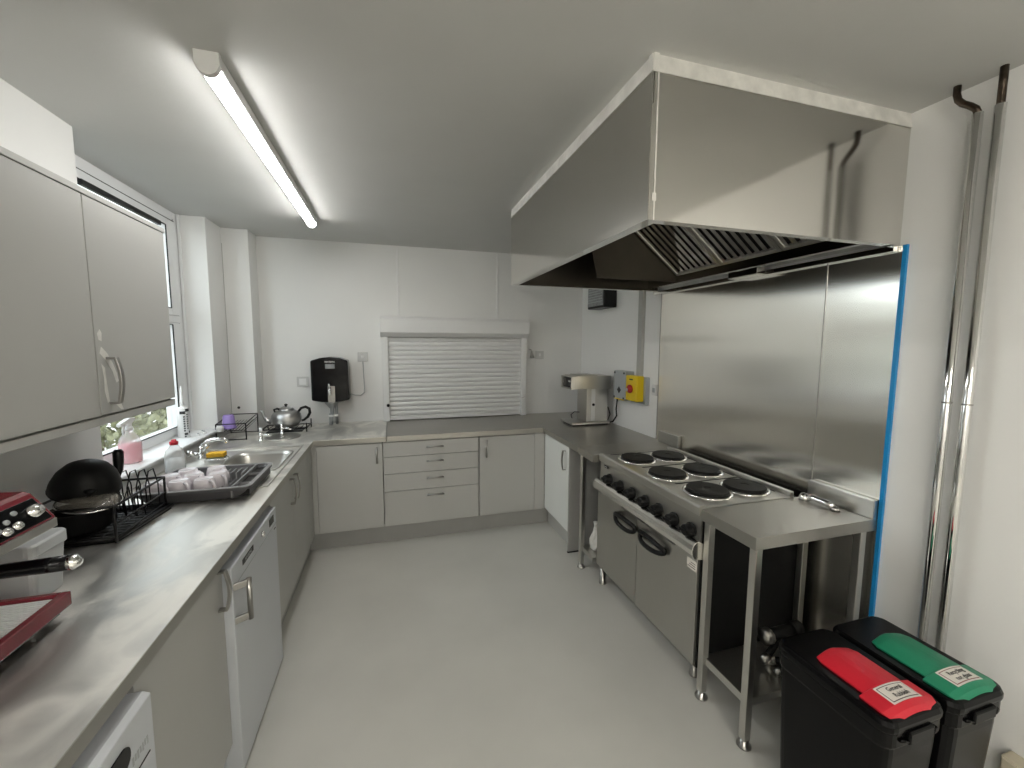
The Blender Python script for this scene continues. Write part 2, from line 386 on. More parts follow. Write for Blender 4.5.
sp_ = [(-1.17,3.03,WT+.06),(-1.165,3.03,WT+.085),(-1.145,3.028,WT+.105),(-1.11,3.025,WT+.118),(-1.07,3.02,WT+.122),(-1.04,3.018,WT+.118),(-1.028,3.017,WT+.105),(-1.026,3.017,WT+.092)]
MB().tube(sp_, .013, 10).build('spout', M['chrome'], tap, smooth=True)
MB().tube([(-1.16,2.99,WT+.04),(-1.13,2.96,WT+.075),(-1.10,2.93,WT+.105)], [.009,.008,.011], 10).build('lever', M['chrome'], tap, smooth=True)
MB().tube([(-1.20,3.03,WT+.03),(-1.235,2.99,WT+.05)], .014, 10).build('side_valve', M['chrome'], tap, smooth=True)

# ------------------------------------------------------------------ base cabinets
DX = -.60; DY = 3.39
def carcass(root, x0, x1, y0, y1, z0=.15, z1=.855):
    box(x0, x1, y0, y1, z0, z1).build('carcass', M['cab'], root)
# under the window run
c1 = thing('base_cabinet', 'light grey base cabinet between the near white appliance and the dishwasher', 'cabinet', (-.93, 1.4, 0))
carcass(c1, XL+.02, DX-.022, 1.115, 1.635)
d = box(DX-.018, DX, 1.112, 1.640, .145, .848).build('door', M['cab'], c1, bevel=.0015)
bow_handle('handle', d, (DX, 1.60, .77), (0,0,1), (1,0,0), .14, .034, .020)
c2 = thing('sink_base_cabinet', 'light grey double door cabinet under the sink', 'cabinet', (-.93, 2.85, 0))
box(XL+.02, DX-.022, 2.262, 3.28, .15, .70).build('carcass', M['cab'], c2)
for a, b, hy in ((2.262, 2.738, 2.69), (2.742, 3.20, 2.79)):
    d = box(DX-.018, DX, a, b, .145, .852).build('door', M['cab'], c2, bevel=.0015)
    bow_handle('handle', d, (DX, hy, .745), (0,0,1), (1,0,0), .15, .032, .022)
box(DX-.012, DX-.002, 3.215, 3.386, .145, .855).build('corner_post', M['cab'], c2)
pl1 = box(DX-.06, DX-.045, 2.262, 3.45, 0, .145).build('plinth', M['plinth'], loc=(-.65, 2.9, 0)); tag(pl1, 'grey kickboard under the sink cabinet', 'plinth')
pl1 = box(DX-.06, DX-.045, 1.12, 1.635, 0, .145).build('plinth', M['plinth'], loc=(-.65, 1.4, 0)); tag(pl1, 'grey kickboard beside the dishwasher foot', 'plinth')
# back run
c3 = thing('base_cabinet', 'grey base cabinet in the corner below the wall water boiler', 'cabinet', (-.34, 3.7, 0))
carcass(c3, DX+.0, -.085, DY+.004, YB-.02)
d = box(-.562, -.082, DY-.018, DY, .160, .848).build('door', M['cab'], c3, bevel=.0015)
bar_handle('handle', d, (-.125, DY-.018, .76), (0,0,1), (0,-1,0), .13)
box(-.600, -.566, DY-.008, DY+.004, .160, .855).build('corner_post', M['cab'], c3)
c4 = thing('drawer_unit', 'grey four drawer unit below the roller shutter', 'drawers', (.31, 3.7, 0))
carcass(c4, -.078, .700, DY+.004, YB-.02)
for z0, z1, hz in ((.733,.850,.800), (.592,.729,.682), (.447,.588,.540), (.160,.443,.398)):
    d = box(-.074, .696, DY-.018, DY, z0, z1).build('drawer', M['cab'], c4, bevel=.0015)
    bar_handle('handle', d, (.33, DY-.018, hz), (1,0,0), (0,-1,0), .14)
c5 = thing('base_cabinet', 'grey base cabinet beside the drawers near the coffee brewer corner', 'cabinet', (.95, 3.7, 0))
carcass(c5, .705, 1.285, DY+.004, YB-.02)
d = box(.708, 1.200, DY-.018, DY, .160, .850).build('door', M['cab'], c5, bevel=.0015)
bar_handle('handle', d, (.762, DY-.018, .752), (0,0,1), (0,-1,0), .15)
box(1.204, 1.298, DY-.012, DY+.004, .160, .855).build('filler_panel', M['cab'], c5, bevel=.001)
pb = box(-.645, 1.36, DY+.055, DY+.07, 0, .149).build('plinth', M['plinth'], loc=(.35, 3.45, 0)); tag(pb, 'long grey kickboard under the back wall cabinets', 'plinth')
# right corner
c6 = thing('base_cabinet', 'white door base cabinet with steel grey end panel beside the narrow steel table', 'cabinet', (1.64, 3.1, 0))
carcass(c6, 1.318, XR-.02, 2.885, 3.38)
d = box(1.30, 1.318, 2.868, 3.372, .170, .852).build('door', M['cabwhite'], c6, bevel=.0015)
bow_handle('handle', d, (1.30, 2.925, .73), (0,0,1), (-1,0,0), .15, .03, .018)
box(1.302, XR-.02, 2.853, 2.868, .012, .855).build('end_panel', M['ovens'], c6, 'steel grey end panel') if False else None
ep = box(1.302, XR-.02, 2.853, 2.866, .012, .855).build('end_panel', M['plinth'], c6); ep['label'] = 'darker grey end panel'
box(1.301, XR-.02, 2.852, 2.867, 0, .012).build('end_panel_foot', M['dark'], c6)
pb = box(1.36, 1.375, 2.87, 3.44, 0, .149).build('plinth', M['cab'], loc=(1.37, 3.1, 0)); tag(pb, 'pale kickboard under the white corner cabinet', 'plinth')

# ------------------------------------------------------------------ appliances in the sink run
fg = thing('undercounter_appliance', 'white undercounter appliance with black recessed handle at the near end of the worktop', 'appliance', (-.9, .8, 0))
box(XL+.03, -.625, .50, 1.098, .01, .83).build('body', M['appl'], fg, bevel=.004)
dr = MB(); dr.prism([(-.62,.03),(-.56,.03),(-.56,.818),(-.575,.826),(-.62,.826)], .502, 1.098, 'y'); dr = dr.build('door', M['appl'], fg, bevel=.003)
hp = [(y, z) for y, z in rrect(.70, 1.005, .735, .785, .024, 5)]
MB().prism(hp, -.5598, -.5565, 'x').build('recessed_handle', M['blackg'], dr)
box(-.5598, -.5585, .70, 1.075, .69, .693).build('panel_line', M['ink'], dr)
mk = MB()
for i in range(7): mk.box(-.5598, -.5588, 1.012+i*.009, 1.017+i*.009, .716+.004*(i%2), .735)
mk.build('programme_marks', M['grey'], dr)
dw = thing('dishwasher', 'white dishwasher with chrome bar handle under the worktop', 'dishwasher', (-.93, 1.95, 0))
box(XL+.03, -.63, 1.65, 2.25, .02, .81).build('body', M['appl'], dw, bevel=.003)
dd = box(-.63, -.572, 1.648, 2.250,   .012, .822).build('door', M['appl'], dw, bevel=.004)
box(-.572, -.5705, 1.652, 2.246, .742, .744).build('panel_line', M['grey'], dd)
box(-.572, -.5702, 1.76, 1.89, .775, .797).build('badge', M['ink'], dd)
text_mesh('HYGIENE', .019, basis((-.5698,1.825,.786), (0,1,0), (0,0,1)), 'badge_lettering', M['grey'], dd)
MB().tube([(-.572,2.015,.785),(-.562,2.015,.785)], .013, 14).build('button', M['chrome'], dd, smooth=True)
box(-.572, -.5700, 2.13, 2.20, .765, .80).build('display', M['blackg'], dd)
box(-.572, -.5702, 2.20, 2.225, .722, .726).build('status_mark', M['ink'], dd)
MB().tube([(-.530,1.685,.600),(-.530,1.685,.760)], .0095, 12).build('bar_handle', M['nickel'], dd, smooth=True)
for z in (.615, .745):
    MB().prism([(-.572,1.652),(-.572,1.670),(-.532,1.692),(-.529,1.680)], z-.012, z+.012).build('handle_bracket', M['nickel'], dd, bevel=.001)
box(XL+.05, -.65, 1.66, 2.24, .0, .02).build('base', M['dark'], dw)

# ------------------------------------------------------------------ wall cabinets
wc = thing('wall_cabinet', 'grey wall cabinet whose handle has peeling film round it', 'cabinet', (-1.1, 2.0, 1.36))
box(XL+.004, -.954, 1.692, 2.19, 1.385, 2.108).build('carcass', M['cab'], wc)
d = box(-.952, -.934, 1.697, 2.190, 1.392, 2.1075).build('door', M['cab'], wc, bevel=.0015)
bow_handle('handle', d, (-.934, 1.750, 1.505), (0,0,1), (1,0,0), .155, .034, .020)
fm = MB()
def blob(mb, pts, x0, x1): mb.prism(pts, x0, x1, 'x')
blob(fm, [(1.712,1.60),(1.722,1.622),(1.75,1.60),(1.775,1.565),(1.792,1.53),(1.80,1.50),(1.788,1.495),(1.772,1.535),(1.742,1.575)], -.9342, -.9332)
blob(fm, [(1.716,1.565),(1.724,1.52),(1.722,1.47),(1.732,1.43),(1.742,1.435),(1.735,1.50),(1.732,1.55)], -.9342, -.9331)
blob(fm, [(1.775,1.42),(1.795,1.435),(1.815,1.396),(1.80,1.398)], -.9342, -.9333)
blob(fm, [(1.707,1.665),(1.722,1.68),(1.730,1.668),(1.727,1.64),(1.712,1.645)], -.9342, -.9330)
fm.build('peeling_film', M['sealant'], d)
wc2 = thing('wall_cabinet', 'plain grey wall cabinet at the near end, no handle in view', 'cabinet', (-1.1, 1.4, 1.36))
box(XL+.004, -.954, .70, 1.689, 1.385, 2.108).build('carcass', M['cab'], wc2)
box(-.952, -.934, 1.200, 1.692, 1.392, 2.1075).build('door', M['cab'], wc2, bevel=.0015)
box(-.952, -.934, .71, 1.196, 1.392, 2.1075).build('door', M['cab'], wc2, bevel=.0015)
cn = MB(); cn.box(XL+.004, -.930, .70, 2.196, 2.1085, 2.128)
o = cn.build('cabinet_cornice', M['cab'], loc=(-1.1, 1.5, 2.108), bevel=.002); tag(o, 'grey cornice board along the wall cabinet tops', 'cornice')
cn = MB(); cn.box(XL+.004, -.938, .70, 2.196, 1.358, 1.3845)
o = cn.build('pelmet_rail', M['cab'], loc=(-1.1, 1.5, 1.358), bevel=.002); tag(o, 'grey pelmet board along the wall cabinet undersides', 'pelmet')

# ------------------------------------------------------------------ roller shutter
sh = thing('roller_shutter', 'closed white roller shutter over the serving hatch in the back wall', 'shutter', (.63, 4.06, WT))
hx = MB(); hx.prism([(3.985,1.74),(3.985,1.86),(4.0,1.885),(YB,1.885),(YB,1.70),(4.03,1.70)], -.09, 1.352, 'x'); hx.build('shutter_box', M['white'], sh, bevel=.003)
for a, b in ((-.078,-.022), (1.286,1.342)): box(a, b, 4.045, YB, WT, 1.70).build('guide_rail', M['white'], sh, bevel=.003)
n = 17; z0, z1 = .945, 1.70; pts = []
for i in range(n):
    a = z0+(z1-z0)*i/n; h = (z1-z0)/n
    pts += [(4.082, a), (4.070, a+h*.16), (4.066, a+h*.5), (4.070, a+h*.84)]
pts += [(4.082, z1), (4.098, z1), (4.098, z0)]
MB().prism(pts, -.020, 1.284, 'x').build('curtain', M['white'], sh)
box(-.020, 1.284, 4.062, 4.098, .906, .944).build('bottom_bar', M['white'], sh, bevel=.004)
for x, z in ((-.035, 1.055), (1.298, 1.10)):
    kb = MB(); kb.lathe([(.014,0),(.014,.03),(.006,.034),(0,.034)], 0, 0, 0, 12, Matrix.Translation((x,4.045,z)) @ Matrix.Rotation(PI/2,4,'X'))
    kb.build('lock_pin', M['black'] if x < 0 else M['chrome'], sh, smooth=True)

# ------------------------------------------------------------------ wall water boiler, sockets
bo = thing('water_boiler', 'black wall mounted hot water boiler above the corner worktop', 'boiler', (-.52, 4.0, 1.1))
outl = [(-.675,1.135),(-.60,1.118),(-.52,1.112),(-.44,1.118),(-.362,1.135),(-.372,1.485),(-.44,1.508),(-.52,1.516),(-.60,1.508),(-.675,1.485)]
bd = MB(); bd.prism(outl, 3.925, 4.095, 'y'); bd = bd.build('body', M['blackg'], bo, bevel=.012, seg=3)
box(-.655, -.385, 4.09, YB, 1.14, 1.48).build('wall_bracket', M['black'], bo)
box(-.555, -.478, 3.9215, 3.925, 1.415, 1.455).build('display', M['mesh'], bd)
text_mesh('INSTANTA', .017, basis((-.517,3.9205,1.474), (1,0,0), (0,0,1)), 'lettering', M['white'], bd, .0004)
box(-.540, -.482, 3.918, 3.9245, 1.118, 1.26).build('tap_plate', M['nickel'], bd, bevel=.002)
tp = MB(); tp.tube([(-.52,3.922,1.245),(-.52,3.885,1.245),(-.52,3.872,1.23),(-.52,3.87,1.185)], .011, 10); tp.tube([(-.52,3.885,1.255),(-.525,3.875,1.285)], .007, 8); tp.build('tap', M['chrome'], bd, smooth=True)
fn = MB(); fn.lathe([(.014,0),(.016,.055),(.06,.11),(.062,.122),(.055,.122)], -.525, 4.02, .99, 16); fn.build('drain_funnel', M['grey'], bo, smooth=True)
dp = MB(); dp.cyl((-.535,4.02,WT),(-.535,4.02,1.0), .017, 12); dp.cyl((-.490,4.05,WT),(-.490,4.05,1.115), .012, 12); dp.build('waste_pipe', M['grey'], bo, smooth=True)
box(-.56, -.47, 4.0, 4.06, .972, .990).build('pipe_clip', M['white'], bo, bevel=.003)
def plate(name, label, x0, x1, z0, z1, cat='socket'):
    t = thing(name, label, cat, ((x0+x1)/2, YB, z0))
    box(x0, x1, YB-.012, YB, z0, z1).build('plate', M['plate'], t, bevel=.003); return t
b1 = plate('blank_socket_plate', 'white double blanking plate on the wall beside the boiler', -.82, -.722, 1.245, 1.335, 'wall plate')
box(-.80, -.742, YB-.0135, YB-.012, 1.262, 1.318).build('cover', M['white'], b1)
b2 = plate('fused_spur', 'white fused spur with hanging cable by the boiler', -.298, -.208, 1.468, 1.555)
box(-.268, -.244, YB-.02, YB-.012, 1.498, 1.524).build('rocker', M['white'], b2, bevel=.002)
cb = [(-.253,YB-.008,1.468),(-.25,YB-.008,1.33),(-.245,YB-.008,1.22),(-.25,YB-.008,1.175),(-.28,YB-.008,1.15),(-.33,YB-.02,1.155),(-.37,YB-.03,1.17)]
MB().tube(cb, .0045, 6).build('cable', M['grey'], b2, smooth=True)
b3 = plate('light_switch', 'small white wall plate with keys hanging beside it, next to the shutter', 1.46, 1.552, 1.482, 1.568, 'switch')
box(1.495, 1.517, YB-.017, YB-.012, 1.51, 1.54).build('rocker', M['white'], b3, bevel=.002)
ky = thing('key_bunch', 'bunch of keys on a ring hanging beside the shutter guide', 'keys', (1.42, 4.09, 1.47))
MB().tube([(1.395,YB,1.585),(1.395,4.08,1.58),(1.41,4.075,1.575)], .004, 6).build('hook', M['nickel'], ky, smooth=True)
kk = MB()
for i, a in enumerate((-.2,.05,.3)):
    p = Vector((1.41,4.085-.006*i,1.565)); q = p+Vector((math.sin(a)*.07,0,-math.cos(a)*.075)); kk.tube([p,q], .006, 6)
kk.build('key', M['nickel'], ky, smooth=True)
MB().tube([(1.43+.028*math.cos(t*PI/8), 4.085, 1.455+.04*math.sin(t*PI/8)) for t in range(16)], .003, 6, closed=True).build('ring', M['white'], ky, smooth=True)

# ------------------------------------------------------------------ extractor hood
HX, HY0, HY1, HZ = .812, 1.207, 2.80, 2.043
hd = thing('extractor_hood', 'large stainless steel extractor canopy over the cooker', 'extractor hood', (1.4, 2.0, HZ))
h = MB(); t = .004
h.box(HX, HX+t, HY0, HY1, HZ, ZC-.05); h.box(HX+t, XR, HY0, HY0+t, HZ, ZC-.05); h.box(HX+t, XR, HY1-t, HY1, HZ, ZC-.05)
h.box(HX+t, XR, HY0+t, HY1-t, ZC-.055, ZC-.05)
h.box(HX+t, HX+.045, HY0+t, HY1-t, HZ, HZ+t); h.box(HX+.045, XR, HY0+t, HY0+.035, HZ, HZ+t); h.box(HX+.045, XR, HY1-.035, HY1-t, HZ, HZ+t)
h.box(HX+.043, HX+.046, HY0+.035, HY1-.035, HZ+t, HZ+.03); h.box(HX+.046, 1.93, HY0+.033, HY0+.036, HZ+t, HZ+.03)
h.build('canopy', M['steelh'], hd)
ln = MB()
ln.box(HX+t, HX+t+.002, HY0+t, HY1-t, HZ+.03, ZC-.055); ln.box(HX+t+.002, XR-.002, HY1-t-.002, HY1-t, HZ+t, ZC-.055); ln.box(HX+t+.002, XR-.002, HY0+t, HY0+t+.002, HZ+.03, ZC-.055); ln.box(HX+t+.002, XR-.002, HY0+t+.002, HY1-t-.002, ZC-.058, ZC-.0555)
ln.build('inner_shade_sheets', M['hood_shade'], hd)  # dark sheets painting shade onto the inside of the steel canopy
tr = MB()
tr.prism([(HX-.004,ZC-.055),(HX+.02,ZC-.05),(HX+.02,ZC),(HX+.002,ZC)], HY0-.004, HY1, 'y')
tr.prism([(HY0-.004,ZC-.055),(HY0+.02,ZC-.05),(HY0+.02,ZC),(HY0+.002,ZC)], HX-.003, XR, 'x')
tr.build('ceiling_trim', M['sealant'], hd)
se = MB(); se.box(HX+.018, HX+.023, HY0-.002, HY0, HZ+.0, ZC-.055); se.box(HX+.003, HX+.0065, HY0-.0015, HY0, 2.40, ZC-.055); se.box(HX+.012,HX+.027,HY0-.0022,HY0,HZ+.06,HZ+.085)
se.build('sealant_line', M['sealant'], hd)
cr = MB()
cr.box(HX-.0015, HX, HY0, HY0+.028, HZ, ZC-.055); cr.box(HX, HX+.018, HY0-.0015, HY0, HZ, ZC-.055); cr.build('corner_strip', M['steelh'], hd)
# filters: three baffle panels on a sloping bank
fx0, fz0, fx1, fz1 = 1.905, 2.118, 1.44, 2.485
sl = Vector((fx1-fx0, 0, fz1-fz0)); Lf = sl.length; sl.normalize(); nr = Vector((-sl.z, 0, sl.x))   # outward-down normal
nr = -nr if nr.z > 0 else nr
fy = [1.26, 1.66, 2.06, 2.465]
for a, b in zip(fy, fy[1:]):
    F = MB(); B = basis((fx0, a, fz0), sl, (0,1,0))
    W = b-a-.006
    F.box(0, Lf, .0, .018, -.012, .012, B); F.box(0, Lf, W-.018, W, -.012, .012, B); F.box(0, .018, .018, W-.018, -.012, .012, B); F.box(Lf-.018, Lf, .018, W-.018, -.012, .012, B)
    fp = F.build('grease_filter', M['steel'], hd)
    nb = 8
    G = MB()
    for i in range(nb):
        y = .03+i*(W-.06)/(nb-1)
        rgs = []
        for u in (.018, Lf-.018):
            rgs.append([B @ Vector(p) for p in ((u,y-.013,.008),(u,y-.010,-.005),(u,y+.010,-.005),(u,y+.013,.008))])
        G.rings(rgs, closed=True, cap=True)
    G.build('baffle_slats', M['chrome'], fp)
    H = MB(); H.box(.01, Lf-.01, .01, W-.01, .013, .016, B) if (B.to_3x3() @ Vector((0,0,1))).z > 0 else H.box(.01, Lf-.01, .01, W-.01, -.016, -.013, B)
    H.build('filter_back', M['dark'], fp)
g = MB(); g.prism([(1.915,2.118),(1.915,2.062),(1.90,2.062),(1.90,2.120),(1.89,2.128)], HY0+t, HY1-t, 'y'); g.box(1.915, XR, HY0+t, HY1-t, 2.060, 2.064)
g.build('grease_gutter', M['steelh'], hd)
ug = MB(); ug.box(1.955, XR-.013, HY0, HY1, 2.018, 2.040); ug.build('wall_channel', M['steelh'], hd)
ep = MB(); ep.prism([(1.91,2.07),(1.91,2.12),(1.44,2.49),(1.20,2.49),(1.30,2.07)], 2.47, 2.474, 'y'); ep.build('end_baffle', M['hood_shade'], hd)
dc = MB(); dc.box(1.895, 1.955, 1.80, 2.00, 2.018, 2.056); dc.build('grease_drawer', M['steelh'], hd, bevel=.004)
# ------------------------------------------------------------------ splashback + wall services
sb = thing('splashback', 'tall stainless steel splashback sheet on the wall behind the cooker', 'splashback', (XR-.01, 2.1, 0))
box(XR-.010, XR-.001, 1.487, 2.728, 0, 2.04).build('sheet', M['splash'], sb)
box(XR-.010, XR-.001, 1.188, 1.484, 0, 2.04).build('sheet', M['splash'], sb)
box(XR-.012, XR-.001, 1.483, 1.488, 0, 2.04).build('joint_strip', M['nickel'], sb)
o = box(XR-.013, XR-.001, 1.174, 1.189, 0, 2.04).build('protective_film', M['blue'], sb); o['label'] = 'bright blue strip of protective film'
o = box(XR-.012, XR-.001, 2.724, 2.734, .90, 2.04).build('edge_trim', M['nickel'], sb)
tk = box(XR-.030, XR, 2.945, 3.005, 1.33, ZC).build('cable_trunking', M['trunk'], loc=(XR-.015, 3.0, 1.33), bevel=.002); tag(tk, 'grey vertical cable trunking on the wall by the splashback', 'trunking')
iso = thing('isolator_switch', 'grey isolator box with yellow and red emergency stop on the wall', 'switch', (1.93, 3.05, 1.15))
gb = box(1.905, XR, 3.075, 3.265, 1.16, 1.41).build('grey_enclosure', M['grey'], iso, bevel=.006)
for y in (3.095, 3.245):
    for z in (1.178, 1.393): box(1.900, 1.906, y-.008, y+.008, z-.008, z+.008).build('screw_cap', M['dark'], gb)
MB().prism([(3.17+.03*math.cos(a*PI/2),1.245+.03*math.sin(a*PI/2)) for a in range(4)], 1.902, 1.906, 'x').build('warning_mark', M['ink'], gb)
box(1.902, 1.908, 3.09, 3.24, 1.160, 1.170).build('yellow_base_line', M['yellow'], gb)
box(1.955, XR, 2.85, 3.06, 1.155, 1.375).build('back_plate', M['grey'], iso, bevel=.004)
yb = box(1.885, 1.955, 2.875, 3.035, 1.175, 1.385).build('stop_box', M['yellow'], iso, bevel=.008)
kn = MB(); kn.lathe([(.034,0),(.036,.012),(.03,.02),(.018,.024),(0,.024)], 0,0,0,18, Matrix.Translation((1.885,2.96,1.275)) @ Matrix.Rotation(-PI/2,4,'Y')); kn.build('stop_button', M['stopred'], yb, smooth=True)
wv = MB(); wv.lathe([(.013,0),(.012,.006),(0,.007)], 0,0,0,12, Matrix.Translation((1.862,2.975,1.268)) @ Matrix.Rotation(-PI/2,4,'Y')); wv.build('white_dot', M['white'], yb, smooth=True)
box(1.883, 1.886, 2.93, 2.98, 1.348, 1.358).build('maker_mark', M['ink'], yb)
sw = thing('small_switch', 'small white switch half hidden by the splashback edge', 'switch', (1.97, 2.77, 1.25))
box(XR-.02, XR, 2.745, 2.80, 1.24, 1.325).build('plate', M['white'], sw, bevel=.004)
box(XR-.024, XR-.02, 2.758, 2.785, 1.265, 1.30).build('rocker', M['grey'], sw)
wb = thing('wall_speaker', 'black wall box with grey grille front hung just below the hood edge', 'wall unit', (1.9, 3.6, 1.96))
bd = box(1.86, XR-.002, 3.39, 3.72, 1.975, 2.20).build('case', M['black'], wb, bevel=.01)
box(1.852, 1.861, 3.41, 3.70, 1.995, 2.18).build('grille', M['mesh'], bd, bevel=.004)
gl = MB()
for i in range(6): gl.box(1.8495, 1.853, 3.415, 3.695, 2.03+i*.024, 2.036+i*.024)
gl.build('grille_bars', M['grey'], bd)
MB().tube([(1.90,3.72,2.12),(1.90,3.76,2.09),(1.90,3.765,2.04)], .008, 8).build('side_bracket', M['black'], wb, smooth=True)
MB().tube([(1.90,3.765,2.07),(1.90,3.79,2.03),(1.90,3.785,1.99),(1.90,3.76,1.985),(1.90,3.745,2.03)], .004, 6).build('cord', M['black'], wb, smooth=True)

def pipe(y, label, kink):
    t = thing('heating_pipe', label, 'pipe', (1.945, y, .4), 'chrome sleeved pipes on the wall')
    MB().cyl((1.945,y,0),(1.945,y,2.43), .0145, 18).build('chrome_sleeve', M['chrome'], t, smooth=True)
    q = [(1.945,y,2.43)]
    q += [(1.945,y+.006,2.447),(1.944,y+.022,2.465),(1.942,y+.042,2.482),(1.941,y+.055,2.500),(1.94,y+.060,2.522),(1.94,y+.060,ZC)] if kink else [(1.945,y,2.50),(1.945,y,ZC)]
    MB().tube(q, .0105, 12).build('copper_end', M['copper'], t, smooth=True)
    MB().lathe([(.0145,0),(.0155,.001),(.0155,.005),(.0145,.006)], 1.945, y, 1.43, 18).build('joint_ring', M['nickel'], t, smooth=True)
pipe(.985, 'chrome pipe whose copper top bends towards the hood before the ceiling', True)
pipe(.930, 'chrome pipe with a straight copper top into the ceiling', False)
bs = thing('wall_socket', 'cream socket box low on the wall beside the green lidded bin', 'socket', (1.96, .68, .2))
box(1.935, XR, .60, .745, .16, .275).build('back_box', M['beige'], bs, bevel=.006)
box(1.929, 1.936, .605, .74, .165, .27).build('face_plate', M['beige'], bs, bevel=.003)
box(1.925, 1.930, .69, .715, .20, .24).build('rocker', M['sealant'], bs, bevel=.002)

# ------------------------------------------------------------------ cooker
CX = 1.33; Y0, Y1 = 1.484, 2.420
ck = thing('electric_range', 'stainless steel six plate electric range cooker with two oven doors', 'cooker', (1.6, 1.95, 0))
box(CX+.012, 1.93, 1.483, 2.436, .125, .884).build('body', M['blackm'], ck)
hb = MB(); hb.box(CX-.004, 1.875, Y0, Y1, .885, .905)
hob = hb.build('hob_top', M['steel'], ck, bevel=.003)
hn = MB(); hn.prism([(CX-.010,.868),(CX-.012,.905),(CX-.004,.914),(CX+.02,.914),(CX+.02,.905),(CX-.002,.900),(CX-.002,.868)], Y0, Y1, 'y'); hn.build('front_nosing', M['steel'], hob)
ri = MB()
ri.box(1.848, 1.872, Y0, Y1, .905, .928)
ri.build('rear_rail', M['steel'], hob, bevel=.003)
gr = MB()
for a in (1.79, 2.09): gr.box(CX+.10, 1.84, a-.006, a+.006, .9045, .9062)
gr.box(1.835, 1.843, 1.56, 1.79, .9045, .9062); gr.box(1.835, 1.843, 1.82, 2.08, .9045, .9062); gr.box(1.835,1.843,2.11,2.36,.9045,.9062); gr.box(CX+.06,1.83,Y1-.03,Y1-.022,.9045,.9062)
gr.build('hob_groove', M['dark'], hob)
for x, y in ((1.497,2.25),(1.728,2.248),(1.487,1.935),(1.722,1.937),(1.503,1.645),(1.727,1.637)):
    p = MB(); p.lathe([(.118,0),(.118,.003),(.112,.009),(.105,.009),(.103,.004)], x, y, .905, 32); p = p.build('plate_surround', M['chrome'], hob, smooth=True)
for x, y in ((1.497,2.25),(1.728,2.248),(1.487,1.935),(1.722,1.937),(1.503,1.645),(1.727,1.637)):
    p = MB(); p.lathe([(.100,0),(.100,.016),(.096,.020),(.02,.020),(.018,.018),(0,.018)], x, y, .906, 32); p.build('hotplate', M['iron'], hob)
cp_ = MB(); cp_.prism([(CX+.03,.72),(CX-.002,.72),(CX+.006,.885),(CX+.03,.885)], Y0, Y1, 'y'); cpan = cp_.build('control_panel', M['ovens'], ck)
for y in (2.290,2.157,2.032,1.902,1.783,1.661,1.541):
    Mx = Matrix.Translation((CX+.001,y,.780)) @ Matrix.Rotation(-PI/2,4,'Y')
    kb = MB(); kb.lathe([(.034,0),(.034,.008),(.029,.010),(.027,.040),(.023,.044),(0,.044)], 0,0,0,18,Mx); kb.box(-.007,.007,-.027,.027,.040,.050,Mx)
    kb.build('knob', M['black'], cpan, smooth=False, bevel=.001)
box(CX-.004, CX+.002, 2.315, 2.365, .838, .852).build('maker_badge', M['ink'], cpan)
text_mesh('LINCAT', .012, basis((CX-.0045,2.34,.845), (0,-1,0), (0,0,1)), 'badge_lettering', M['white'], cpan)
rl = MB(); rl.prism([(CX+.02,.735),(CX-.012,.752),(CX-.030,.748),(CX-.044,.735),(CX-.050,.715),(CX-.048,.692),(CX-.030,.668),(CX+.02,.660)], Y0-.01, Y1+.002, 'y'); rl.build('drip_rail', M['rail'], ck, bevel=.003)
for a, b, hc, hs in ((1.975, 2.438, 2.085, 1), (1.490, 1.968, 1.818, -1)):
    d = box(CX-.002, CX+.03, a, b, .135, .660).build('oven_door', M['ovens'], ck, bevel=.003)
    W2 = .108
    path = []
    for i in range(24):
        q = 2*PI*i/24; cs, sn = math.cos(q), math.sin(q)
        yy = hc+W2*math.copysign(abs(cs)**.8, cs); zz = .584+.030*math.copysign(abs(sn)**.7, sn)*(1-.35*max(0, cs*hs))
        bulge = .034*(1-abs(cs)**3)
        path.append((CX-.012-bulge*.6, yy, zz))
    MB().tube(path, .013, 8, closed=True).build('handle', M['black'], d, smooth=True)
    if hs < 0:
        stt = box(CX-.0035, CX-.002, 1.493, 1.556, .592, .640).build('rating_label', M['sticker'], d); stt['label'] = 'white maker label'
        ln = MB()
        for i in range(3): ln.box(CX-.004, CX-.0035, 1.500, 1.551-.01*i, .602+.011*i, .605+.011*i)
        ln.build('label_print', M['ink'], stt)
for x, y in ((1.365,2.412),(1.415,1.575),(1.83,2.40),(1.83,1.575),(1.516,2.26)):
    MB().lathe([(.024,0),(.024,.008),(.020,.012),(.020,.126)], x, y, 0, 16).build('leg', M['nickel'], ck, smooth=True)

